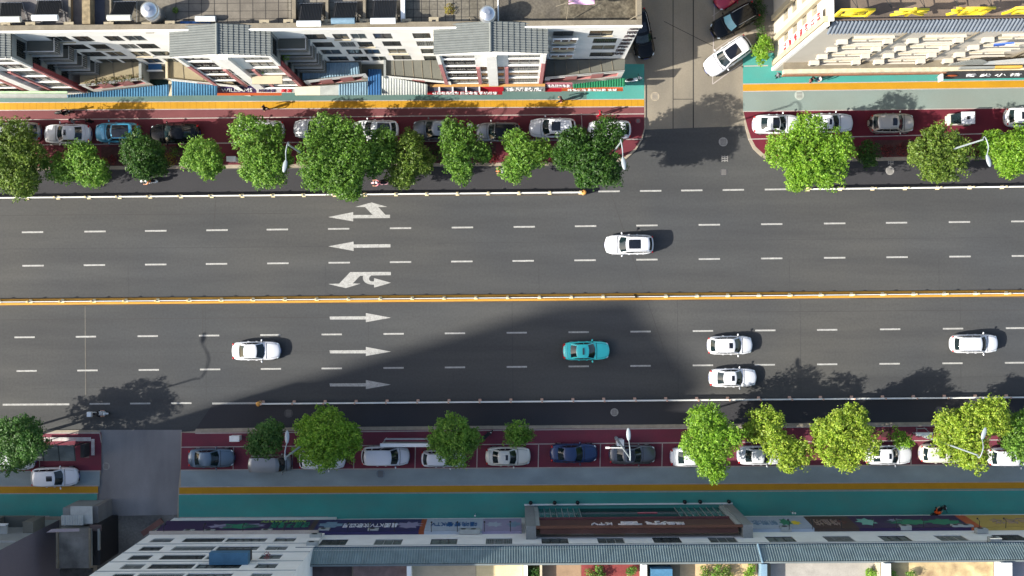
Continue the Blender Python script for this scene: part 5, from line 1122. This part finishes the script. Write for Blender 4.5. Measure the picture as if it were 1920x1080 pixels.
for i, (ch, xa, xb) in enumerate((('国', 1567, 1640), ('来', 1672, 1745), ('酒', 1777, 1862), ('店', 1884, 1960))):
    a = F.L(xa, 36 - i * .9, 17.75); b = F.L(xb, 19 - i * .9, 19.6); w = F.L(xb - 9, 36, 17.75).x - a.x
    o = text_obj(ch, ((a.x + F.L(xb - 12, 36, 17.7).x) / 2, 0.72, 18.15), (1, 0, 0), (0, 0, 1), 2.3, YSIGN, H_, name='roof_letter', width=w, ext=.08)
for i, ch in enumerate('维也纳商务宾馆'):
    z_ = 15.6 - i * 1.75; text_obj(ch, (xW - .33, 1.0, z_), (0, -1, 0), (0, 0, 1), 1.05, REDT, H_, ext=.02)
mb = MB(); mb.box(xW - .31, xW - .305 + .002, .4, 1.55, 3.5, 16.6, WHITE); mb.build('letter_panel', None, H_)
# canopy over the shops and the dark fascia
mb = MB(); mb.box(xW - .1, xE, -1.0, -.62, 3.2, 3.9, mat('old_canopy', (186, 176, 152), var=.18, scale=2, fine=.1)); mb.box(xW - .1, xE, -.62, -.006, 3.6, 3.86, PARAP); mb.box(xW - .1, F.L(1770, 130, 3).x, -1.12, -1.003, 3.0, 3.5, mat('brown_fascia', (136, 98, 76), var=.2, scale=2)); mb.build('canopy', None, H_)
a, b = F.L(1775, 121, 3.6).x, xE
mb = MB(); mb.face([(a, -1.45, 2.5), (b, -1.45, 2.5), (b, -1.05, 3.95), (a, -1.05, 3.95)], plain('charcoal_sign', (58, 58, 60))); mb.face([(a, -1.45, 2.5), (a, -1.05, 3.95), (a, -.9, 2.5)], BLACKP); so = mb.build('shop_sign', None, H_)
yd = Vector((0, .4, 1.45)).normalized(); text_obj('舌 尖 小 馆', (F.L(1862, 126, 3.2).x, -1.30, 3.2), (1, 0, 0), yd, 0.6, WTEXT, so, width=5.0); mb = MB(); x = F.L(1784, 126, 3.2).x; mb.ell((x, -1.3, 3.2), .55, .06, .4, ORANGE, 14, 6); mb.build('logo', None, so)
mb = MB(); x = F.L(1764, 124, 3.4).x; mb.obox((x, -1.5, 3.3), .12, .6, .9, m=WPAINT); mb.tube([(x, -1.1, 3.5), (x - .6, -1.6, 3.7)], .02, METAL, 5); mb.build('projecting_sign', None, H_)
s0, s1 = F.L(1862, 115, 4).x, F.L(1912, 115, 4).x; mb = MB(); mb.box(s0, s1, -.9, -.7, 3.92, 4.5, mat('yellow_board', (190, 150, 70), var=.15)); mb.box(F.L(1797, 115, 4).x, s0 - .02, -.9, -.7, 3.92, 4.4, GREYP); mb.build('shop_sign', None, H_)
# wavy white shop front with stripes
w0, w1 = F.onY(1808, 104, -.5).x, 40
mb = MB(); mb.grid(lambda u, v: (lerp(w0, w1, u), -.62, 4.6 + v * (.5 + 4.2 * max(0, math.sin(u * 3.6 - .1)) * (1 - u * .2))), 60, 1, WPAINT); mb.build('wave_panel', None, H_)
mb = MB(); ws = F.onY(1822, 100, -.64).x; we = F.onY(1886, 100, -.64).x
n = 22
for i in range(n): x = lerp(ws, we, i / n); mb.box(x, x + (we - ws) / n * .5, -.70, -.63, 4.9, 5.4 + 1.7 * math.sin(math.pi * min(1, (i + .5) / n * .9)), GREYP)
mb.build('stripe_panel', None, H_)
mb = MB(); q = F.onY(1882, 83, -.72); mb.obox((q.x, -.72, q.z), 1.5, .1, .7, Euler((0, R(-20), 0)), plain('blue_logo', (60, 96, 180))); mb.obox((q.x + .5, -.78, q.z), .7, .1, .35, Euler((0, R(-30), 0)), WTEXT); mb.build('logo', None, H_)

# ===== south-east white building with grey eave and karaoke portal =====
F = Frame('karaoke_building', 960, 970, .40, 'long white shop building with grey blue metal eave, banner signs and karaoke entrance', 'building'); S_ = F.root
# facing north: local y + is towards the street
xW = F.L(604, 972, 0).x; xE = 60; ZE = 11.9
holes = []
for x, w, y in ((630, 50, 1010.5), (731, 52, 1010), (834, 50, 1009.5), (936, 50, 1009), (1039.5, 50, 1008.5), (1143.6, 50, 1008.5), (1247, 52, 1007), (1351, 52, 1007), (1457, 52, 1004.5), (1565, 52, 1004), (1670, 54, 1004), (1774, 54, 1003), (1886, 54, 1004), (1990, 54, 1003)):
    q = F.onY(x, y, 0); ww = w * .455 / 10 * .5 * 2 / 2 * 1.0; ww = w * (CAMH - 9.3) / CAMH / PXM; holes.append((q.x - ww / 2, q.x + ww / 2, 8.3, 10.35))
    holes.append((q.x - ww / 2, q.x + ww / 2, 11.15, 11.85))
mb = MB(); wall_holes(mb, xW, xE, 0, ZE + .3, 0, 1, holes, WHITE, depth=.12)
mb.face([(xE, 0, 0), (xE, -12, 0), (xE, -12, 12), (xE, 0, 12)], WHITE); mb.face([(xW, 0, 0), (xW, -12, 0), (xW, -12, 13.4), (xW, 0, 12)], WHITE); mb.face([(xW, -12, 0), (xE, -12, 0), (xE, -12, 12.5), (xW, -12, 12.5)], WHITE); mb.build('wall', None, S_)
for k, h in enumerate(holes): window(S_, h, 0, 1, 3, depth=.12, gm=CURT, grille=(k % 3 == 0), fm=FRAMEM if k % 4 else DARKF)
mb = MB(); mb.box(xW, xE, .003, .05, 10.62, 10.68, mat('wall_joint', (160, 162, 160))); mb.build('string_course', None, S_)
for a, b in ((xW - .15, F.L(1424, 1050, 12.6).x), (F.L(1427, 1050, 12.6).x, xE)):
    mb = MB(); mb.corr((b, .12, ZE), (a, .12, ZE), (a, -.85, 13.35), (b, -.85, 13.35), .21, .065, EAVE); mb.build('eave', None, S_)
mb = MB(); mb.box(xW - .1, xE, -1.0, -.86, 12.3, 13.45, mat('eave_cap', (104, 112, 112))); mb.box(xW - .1, xE, .10, .2, ZE - .16, ZE - .02, mat('eave_gutter', (52, 74, 92))); mb.build('gutter', None, S_)
x = F.L(1425, 1050, 12.6).x; mb = MB(); mb.tube([(x, .2, ZE), (x, -.9, 13.5)], .09, BLUEP, 8); mb.build('hip_cap', None, S_)
mb = MB(); mb.box(xW, xE, -11.9, -1.01, 12.1, 12.4, mat('terrace_floor', (150, 136, 108), var=.2, scale=.5, fine=.1, stain=((96, 84, 70), .8), stainscale=.35)); tf = mb.build('terrace', None, S_)
def tpatch(x0, x1, m, z=12.4, y1=-1.02, y0=-9, nm='terrace_floor', h=.012):
    a, b = F.L(x0, 1075, z).x, F.L(x1, 1075, z).x; mb = MB(); mb.box(a, b, y0, y1, z + .002, z + h, m); mb.build(nm, None, tf)
tpatch(553, 660, mat('dark_terrace', (78, 66, 66), var=.3, scale=1)); tpatch(662, 765, mat('rose_tiles', (126, 104, 98), var=.2, scale=2)); tpatch(772, 892, mat('pale_tiles', (178, 164, 138), var=.1, scale=1)); tpatch(893, 980, mat('sand_tiles', (208, 190, 146), var=.1, scale=1))
tpatch(1016, 1089, mat('earth_terrace', (140, 116, 92), var=.15, scale=1)); tpatch(1090, 1198, mat('red_terrace', (120, 54, 52), var=.2, scale=1)); tpatch(1275, 1420, mat('sand_terrace', (190, 164, 126), var=.15, scale=1.2)); tpatch(1445, 1640, mat('grey_tiles', (150, 146, 138), var=.1, scale=1.4)); tpatch(1672, 1862, mat('stained_sand', (196, 176, 132), var=.2, scale=1, stain=((110, 86, 66), .8), stainscale=.8)); tpatch(1875, 2000, mat('grey_floor', (140, 138, 142), var=.06))
for x0, x1, hh, m_ in ((548, 556, .9, GREYP), (765, 773, 1.0, WHITE), (982, 989, 1.0, WHITE), (1012, 1016, .8, CREAM), (1200, 1210, 1.1, WHITE), (1640, 1646, .6, CREAM), (1648, 1660, 1.3, WPAINT), (1864, 1884, 1.3, WPAINT), (1421, 1432, 1.2, BLUEP)):
    tpatch(x0, x1, m_, 12.42, nm='terrace_wall', h=hh)
tpatch(1217, 1256, BLUES, 12.42, nm='shed_roof', h=1.4, y1=-1.3)
for px, n, k in ((562, 4, 'mid'), (1000, 7, 'dark'), (1110, 3, 'olive'), (1130, 3, 'mid'), (1185, 3, 'mid'), (1320, 4, 'olive'), (1345, 4, 'light'), (1365, 4, 'olive'), (1408, 5, 'bright'), (1637, 4, 'bright'), (1668, 4, 'light'), (1705, 2, 'light')):
    for j in range(n):
        p = F.L(px + random.uniform(-8, 8), 1060 + random.uniform(2, 22), 12.9); mb = MB(); leaves(mb, Vector((0, 0, .3)), 110, .38, .075, .8); mb.tube([(0, 0, -.2), (0, 0, .3)], .02, n=5)
        loc = F.M.inverted() @ Vector((p.x, min(p.y, -1.4), 0)) + F.o; loc.z = 12.65; o = mb.build('potted_plant', leafmat('leaf_' + k, *GREENS_T[k]), None, loc=loc)
        tag(o, {'mid': 'green plant on the shaded roof terraces', 'dark': 'dark green plant in the walled bed on the terrace', 'olive': 'olive green plant growing on the roof terrace', 'light': 'light green plant on the sandy roof terrace', 'bright': 'bright green plant beside a white terrace wall'}[k], 'plant', 'plants on the roof terraces')
# banners
def banner(x0, x1, m, parts=(), z0=3.0, z1=6.7, nm='banner', y=.30):
    a, b = F.L(x0, 988, 5).x, F.L(x1, 988, 5).x
    mb = MB(); mb.face([(a, y + .25, z0), (b, y + .25, z0), (b, y, z1), (a, y, z1)], m); mb.box(a, b, .003, y - .02, z1 - .1, z1, m); o = mb.build(nm, None, S_)
    return o, a, b, y, z0, z1
def btext(bn, s, m, fill=.7, hf=.45, cx=.5, cz=.5):
    o, a, b, y, z0, z1 = bn; x = lerp(a, b, cx); z_ = lerp(z0, z1, cz); yy = lerp(y + .25, y, cz) + .02
    up = Vector((0, -.25, z1 - z0)).normalized(); return text_obj(s, (x, yy, z_), (-1, 0, 0), up, (z1 - z0) * hf, m, o, width=(b - a) * fill)
def blob(bn, cx, cz, rx, rz, m, sides=7):
    o, a, b, y, z0, z1 = bn; mb = MB(); x = lerp(a, b, cx); pts = []
    for i in range(sides * 2):
        r_ = 1 if i % 2 else random.uniform(.5, .85); t_ = math.pi * i / sides; xx = x + rx * r_ * math.cos(t_); zz = lerp(z0, z1, cz) + rz * r_ * math.sin(t_); yy = lerp(y + .25, y, (zz - z0) / (z1 - z0)) + .015; pts.append((xx, yy, zz))
    mb.face(pts, m); mb.build('picture', None, o)
GRN = plain('sign_green', (44, 124, 92)); LIL = plain('sign_lilac', (140, 134, 158)); ICE = plain('sign_ice', (160, 170, 180)); OLV = plain('sign_olive', (176, 150, 74)); PBN = plain('sign_brown', (70, 56, 50)); NAVY = plain('sign_navy', (42, 38, 82))
b1 = banner(300, 582, DPURP); blob(b1, .52, .5, 2.2, .9, GRN); blob(b1, .40, .5, 1.2, .7, LIL); blob(b1, .62, .45, 1.2, .6, LIL); btext(b1, '夜猫子量贩', GRN, .26, .5, .86, .4); btext(b1, 'NIGHT PARTY', plain('sign_lime', (140, 180, 80)), .30, .2, .80, .12)
b2 = banner(592, 788, NAVY); btext(b2, '星图KTV欢歌四月', WTEXT, .52, .36, .52, .5); blob(b2, .90, .5, 1.3, 1.1, LIL, 9); blob(b2, .14, .45, 1.2, 1.0, BLUEP, 8)
mb_ = banner(582, 592, PBN); mb_ = banner(788, 798, BROWNR)
b3 = banner(798, 905, ICE); btext(b3, '唱响青春KTV', BLUED, .8, .4, .5, .45); b4 = banner(905, 978, LIL); blob(b4, .3, .5, .8, .9, ICE); blob(b4, .8, .5, .7, 1., BLUEP)
b5 = banner(1402, 1517, ICE); blob(b5, .62, .5, .6, 1.2, GRN); blob(b5, .78, .55, .5, .7, YSIGN); btext(b5, '新概念', BLUEP, .4, .4, .28, .5)
b6 = banner(1517, 1600, PBN); btext(b6, '烤鱼坊', plain('sign_sand', (150, 130, 116)), .55, .55, .4, .5); blob(b6, .75, .5, .7, .7, BROWN)
b7 = banner(1600, 1806, DPURP); blob(b7, .12, .5, 1., 1.2, plain('sign_mint', (120, 180, 160))); blob(b7, .5, .55, 2.2, .9, GRN, 11); blob(b7, .82, .55, 1.6, 1., GRN, 9); blob(b7, .4, .4, .8, .6, LIL)
b8 = banner(1806, 1826, ORANGE); b9 = banner(1826, 1990, OLV); btext(b9, '金色年华', plain('sign_sand', (150, 130, 116)), .6, .5)
mb = MB()
for px in (317, 391, 463, 539, 657, 697, 743, 811, 859, 909, 957, 1472, 1515, 1568, 1628, 1670, 1720, 1823, 1872, 1925):
    x = F.L(px, 985, 5.5).x; mb.tube([(x, .25, 6.9), (x, .9, 7.0), (x, 1.0, 6.6)], .03, DARKF, 6); mb.ell((x, 1.02, 6.55), .09, .09, .07, DARKF, 8, 4); mb.build('sign_lamp', None, S_); mb = MB()
for px, py in ((354, 998), (392, 998), (500, 997), (608, 995), (592, 1005), (586, 1020), (700, 995), (871, 996), (890, 996), (1385, 988), (1473, 991), (1697, 989), (1794, 988), (1813, 988), (1840, 995), (1865, 1012)):
    p = F.onY(px, py, .25); ac_unit(S_, p.x, 0, p.z - .3, 1, WHITES, .95)
# karaoke portal
YP = 1.15; xa, xb = F.L(984, 948, .1).x, F.L(1372, 944, .1).x; zt_ = 8.9
mb = MB()
mb.box(xa, xa + .85, .003, YP, 0, zt_, GREYP); mb.build('portal_column', None, S_); mb = MB(); mb.box(xb - .85, xb, .003, YP, 0, zt_, GREYP); mb.build('portal_column', None, S_); mb = MB(); mb.box(xa + .851, xb - .851, YP - .22, YP - .02, zt_ - .25, zt_ - .01, mat('portal_brown', (104, 72, 58), var=.1)); mb.build('portal_beam', None, S_)
mb = MB(); mb.box(xa - .05, xb + .05, YP + .002, YP + .12, .1, .28, WPAINT); mb.box(xa + .86, xa + 1.2, YP - .3, YP - .1, .1, zt_ - .71, WHITES); mb.box(xb - 1.2, xb - .86, YP - .3, YP - .1, .1, zt_ - .71, WHITES); mb.build('portal_edge', None, S_)
mb = MB(); mb.box(xa + 1.2, xb - 1.2, .4, YP - .32, 4.7, zt_ - .26, BROWN); mb.box(xa + 1.2, xb - 1.2, YP - .31, YP - .2, 4.5, 4.95, mat('plum_band', (104, 62, 66), var=.1)); pn = mb.build('sign_panel', None, S_)
x1_, x2_ = F.L(1090, 972, 3).x, F.L(1272, 965, 3).x
mb = MB(); mb.box(x1_, x2_, .003, .80, .1, 4.45, BLACKG); mb.build('entrance', None, S_)
mb = MB(); mb.box(x1_ + 5.2, x1_ + 7., .81, .86, 2.2, 2.4, plain('pink_strip', (220, 120, 130))); mb.build('light_strip', None, S_)
for p, q in ((xa + 1.2, x1_ - .02), (x2_ + .02, xb - 1.2)):
    mb = MB(); mb.box(p, q, .3, .80, .1, 4.45, GREENG); g_ = mb.build('shop_window', None, S_); n = 7
    for i in range(n + 1): mb = MB(); x = lerp(p, q - .06, i / n); mb.box(x, x + .06, .802, .87, .1, 4.45, METAL); mb.build('mullion', None, g_)
for s, px, w, h in (('KTV', 1128, 1.85, 1.0), ('音', 1180, 2.1, 1.7), ('乐', 1230, 1.9, 1.9), ('量', 1257, .75, .9), ('贩', 1274, .75, .9)):
    p = F.L(px, 975, 6.6); text_obj(s, (p.x, YP - .28, 6.9), (-1, 0, 0), (0, 0, 1), h, plain('silver_letters', (226, 218, 214)), pn, width=w, ext=.06)
mb = MB(); mb.box(xa + .1, xb - .1, .003, YP - .36, 7.0, 7.25, CREAM); mb.box(xa + .02, xb - .02, YP - .62, YP - .37, 7.25, 7.5, BROWNR); mb.build('portal_roof', None, S_)
for px in (1081, 1104, 1181, 1203): p = F.L(px, 996, 7.8); ac_unit(S_, p.x, .12, 7.27, 1, WHITES, .9)

# ===== south tower with rows of windows =====
F = Frame('white_tower', 450, 970, .35, 'tall white block with wide windows and a blue balcony box, lower left', 'building'); T_ = F.root
xW = F.L(327, 972, 0).x; xE = F.L(632, 970, 0).x; HT = 22.5
rowsT = [(9.0, 1012), (11.9, 1028), (14.8, 1045.5), (17.6, 1063.5), (20.4, 1080)]
c1 = [305, 284, 262.5, 247, 229]; c3 = [534, 518, 506, 497, 488]; c2a, c2b = [366, 344, 316, 290, 270], [412, 387, 374, 360, 345]; c2c, c2d = [415, 403, 380, 362, 348], [470, 478, 464, 440, 420]
holes = []
for k, (z_, yy) in enumerate(rowsT):
    def hx(px): return F.onY(px, yy, 0).x
    z0, z1 = z_ - .8, z_ + .7
    w1 = 40 * (CAMH - z_) / CAMH / PXM
    holes += [(F.onY(c1[k], yy, 0).x - w1 / 2, F.onY(c1[k], yy, 0).x + w1 / 2, z0, z1), (F.onY(c3[k], yy, 0).x - w1 / 2, F.onY(c3[k], yy, 0).x + w1 / 2, z0, z1)]
cxm = F.onY(404, 1028, 0).x
for z_, yy in rowsT: holes += [(cxm - 3.55, cxm - .1, z_ - .8, z_ + .7), (cxm + .1, cxm + 3.55, z_ - .8, z_ + .7)]
mb = MB(); wall_holes(mb, xW, xE, 0, HT, 0, 1, holes, WHITE, depth=.25)
for x, f in ((xW, -1), (xE, 1)): mb.face([(x, 0, 0), (x, -12, 0), (x, -12, HT), (x, 0, HT)], WHITE)
mb.face([(xW, -12, 0), (xE, -12, 0), (xE, -12, HT), (xW, -12, HT)], WHITE); mb.build('wall', None, T_); mb = MB(); mb.box(xW + .01, xE - .01, -11.99, -.01, HT - .2, HT + .02, ROOFC); mb.build('roof', None, T_)
for k, h in enumerate(holes): window(T_, h, 0, 1, 5 if h[1] - h[0] > 3 else 2, gm=CURT, grille=(k % 2 == 0), fm=DARKF if k % 3 else FRAMEM)
mb = MB()
for z_ in (10.4, 13.35, 16.2, 19.0): mb.box(xW, xE, .003, .06, z_, z_ + .07, mat('wall_joint', (160, 162, 160)))
mb.build('string_course', None, T_)
q0, q1 = F.onY(362, 1064, .9), F.onY(442, 1060, .9)
mb = MB(); mb.box(q0.x, q1.x, .003, .95, 16.55, 17.3, BLUES); mb.box(q0.x + .3, q1.x, .1, .9, 15.9, 16.54, DARKF); mb.build('balcony_box', None, T_)
mb = MB(); a, b = F.L(296, 990, 5).x, F.L(582, 990, 5).x; mb.build
mb = MB(); mb.box(xW, xE - .5, .003, .3, 6.75, 6.95, mat('sign_ledge', (170, 160, 150))); mb.build('ledge', None, T_)
x = F.L(500, 1036, 15.8); mb = MB(); leaves(mb, Vector((x.x, .3, 15.6)), 60, .3, .07); mb.build('window_plant', leafmat('leaf_rose', (150, 60, 64), (190, 90, 90), (200, 120, 120)), T_)
# shed roof between the tower and the side street
c = P(283, 990, 3); mb = MB(); mb.obox((0, 0, 2.6), 2.2, .5, .25, Euler((0, 0, R(35))), BROWN); mb.obox((-.5, -.6, 1.2), .7, .7, 2.4, m=GREYP); o = mb.build('gate_hut', None, None, loc=(c.x, c.y, 0)); tag(o, 'small brown roofed gate hut at the corner of the white tower', 'hut')

# ===== dark corner building and concrete shack, lower left =====
F = Frame('plum_building', 112, 974, .3, 'dark plum walled corner building with pale ledges cut by the lower left corner', 'building'); D_ = F.root
mb = MB(); mb.face([(0, 0, 0), (0, -14, 0), (0, -14, 30), (0, 0, 30)], DARKWALL)
holes = [(-7.5 - k * 3.2, -5.8 - k * 3.2, z_, z_ + 1.6) for k in range(3) for z_ in (7.4, 10.6, 13.8)]
wall_holes(mb, -22, 0, 0, 30, 0, 1, holes, GREYP, depth=.25); mb.face([(-22, 0, 0), (-22, -14, 0), (-22, -14, 30), (-22, 0, 30)], GREYP); mb.face([(-22, -14, 0), (0, -14, 0), (0, -14, 30), (-22, -14, 30)], DARKWALL); mb.build('wall', None, D_)
for h in holes: window(D_, h, 0, 1, 3, fm=mat('green_frame', (120, 160, 150)), gm=GREENG)
mb = MB(); mb.box(-22, -.01, -13.99, -.01, 29.8, 30.02, ROOFC); mb.build('roof', None, D_)
mb = MB(); mb.box(-22, -2.2, .003, .75, 5.6, 5.8, WHITES); mb.box(-22, -2.25, .752, .85, 5.4, 6.0, WPAINT); mb.box(-22, -1.0, .003, 1.0, 2.9, 3.15, GREYSLAB); mb.box(-22, -.02, .003, .12, 8.9, 9.0, METAL); mb.build('ledge', None, D_)
for x in (-4.6, -9.5, -.9):
    mb = MB(); mb.box(x, x + .9, .004, 1.0, 3.16, 5.58, GREYSLAB); mb.build('pier', None, D_)
F = Frame('concrete_shack', 148, 1000, .3, 'stained concrete roofed shack with corrugated porch beside the plum wall', 'shack'); K_ = F.root
def kbox(nm, x0, x1, y0, y1, z0, z1, m):
    a, b = F.L(x0, y1, z1), F.L(x1, y0, z1); mb = MB(); mb.box(a.x, b.x, a.y, b.y, z0, z1, m); return mb.build(nm, None, K_)
kbox('wall', 107, 167, 994, 1064, 0, 5.2, GREYP); kbox('roof', 105, 169, 991, 1066, 5.2, 5.4, STAINROOF)
kbox('parapet', 105, 108.5, 991, 1066, 5.41, 5.6, PARAP); kbox('parapet', 166, 169, 991, 1066, 5.41, 5.58, PARAP); kbox('rear_roof', 112, 172, 1067, 1130, 4.2, 4.6, mat('mottled_roof', (64, 64, 62), var=.35, scale=2)); kbox('side_wall', 171, 188, 985, 1060, 0, 4.4, BLACKP); kbox('side_slab', 168, 190, 984, 996, 4.4, 4.5, mat('brown_slab', (84, 72, 70), var=.2)); kbox('beam', 183, 186, 992, 1032, 4.41, 4.7, GREYP)
a = [F.L(*q) for q in ((99, 992, 4.3), (160, 990, 4.3), (163, 983, 4.0), (112, 984, 4.0))]; mb = MB(); mb.face([(p.x, p.y, 5.65) for p in a], mat('rose_sheet', (150, 140, 142))); mb.build('porch_sheet', None, K_)
a = [F.L(*q) for q in ((115, 985, 4.6), (156, 985, 4.6), (156, 966, 4.3), (115, 966, 4.3))]; mb = MB(); mb.corr(a[0], a[1], a[2], a[3], .15, .04, WHITES); mb.build('corrugated_roof', None, K_)
a = [F.L(*q) for q in ((132, 982, 4.25), (174, 982, 4.25), (173, 949, 3.8), (132, 949, 3.8))]; mb = MB(); mb.face(a[::-1] if False else a, WHITES); mb.build('flat_sheet', None, K_)
kbox('porch_wall', 174, 184, 949, 984, 0, 3.4, mat('porch_concrete', (120, 118, 116), var=.15)); kbox('porch_wall', 118, 172, 952, 984, 0, 3.6, GREYP)

# ===== tall building west of the frame that throws the long shadow over the road =====
pts = [(-2209, 1534), (-2059, 1524), (-1919, 1682), (-2040, 1790), (-2240, 1760)]
b = P(-2090, 1650, 0); root = empty('tall_apartment_tower', b); tag(root, 'tall apartment tower standing beyond the left edge whose shadow crosses the road', 'tower')
mb = MB(); w = [tuple((P(x, y, 0) - b)[:2]) for x, y in pts]; mb.prism(w, 0, 110, CREAMW); mb.build('wall', None, root)
mb = MB()
for i in range(len(w)):
    p, q = Vector((*w[i], 0)), Vector((*w[(i + 1) % len(w)], 0)); dv = (q - p); L = dv.length; dv.normalize(); nv = Vector((dv.y, -dv.x, 0))
    if nv.dot((p + q) / 2) < 0: nv = -nv
    for f in range(34):
        for k in range(int(L / 3)):
            c = p + dv * (1.6 + k * 3); z_ = 1.5 + f * 3.2; u = c + dv * 1.6
            mb.face([c + nv * .03 + Vector((0, 0, z_)), u + nv * .03 + Vector((0, 0, z_)), u + nv * .03 + Vector((0, 0, z_ + 1.5)), c + nv * .03 + Vector((0, 0, z_ + 1.5))], GLASSW)
mb.build('windows', None, root)

def roof_clutter():
    F2 = Frame.__new__(Frame); 
    for pts, lab in (([(1042, 12, 17.6), (1075, 2, 17.8)], 'white pole propped on the mossy roof section'), ([(1178, 38, 16.6), (1196, 28, 17.2)], 'pale bamboo stick by the roof corner parapet'), ([(1062, 40, 16.2), (1066, 12, 17.8)], 'thin upright stick on the mossy roof section'), ([(880, 32, 16.2), (888, 44, 16.4)], 'short white plank lying near the round tank')):
        q = [P(*p) for p in pts]; mb = MB(); mb.tube([p - q[0] for p in q], .035, PARAP, 6); o = mb.build('roof_pole', None, None, loc=q[0]); tag(o, lab, 'pole')
    mb = MB(); c = P(1090, 2, 17.6); mb.grid(lambda u, v: ((u - .5) * 2.0, (v - .5) * .5, .12 * math.sin(u * 7 + v * 3)), 16, 4, plain('pink_cloth', (190, 150, 180))); o = mb.build('washing', None, None, loc=c); tag(o, 'pink and white laundry hung over the mossy roof by the top edge', 'laundry')
    for px, py, r_, k, l in ((843, 18, 11, 'autumn', 'straggly brown green weed clump on the gridded roof'), (330, 20, 6, 'olive', 'tiny weed tuft on the slab roof')):
        mb = MB(); leaves(mb, Vector((0, 0, .2)), 160, r_ * .0415, .07, .5); o = mb.build('roof_weeds', leafmat('leaf_' + k, *GREENS_T[k]), None, loc=P(px, py, 16.0)); tag(o, l, 'plant')
roof_clutter()
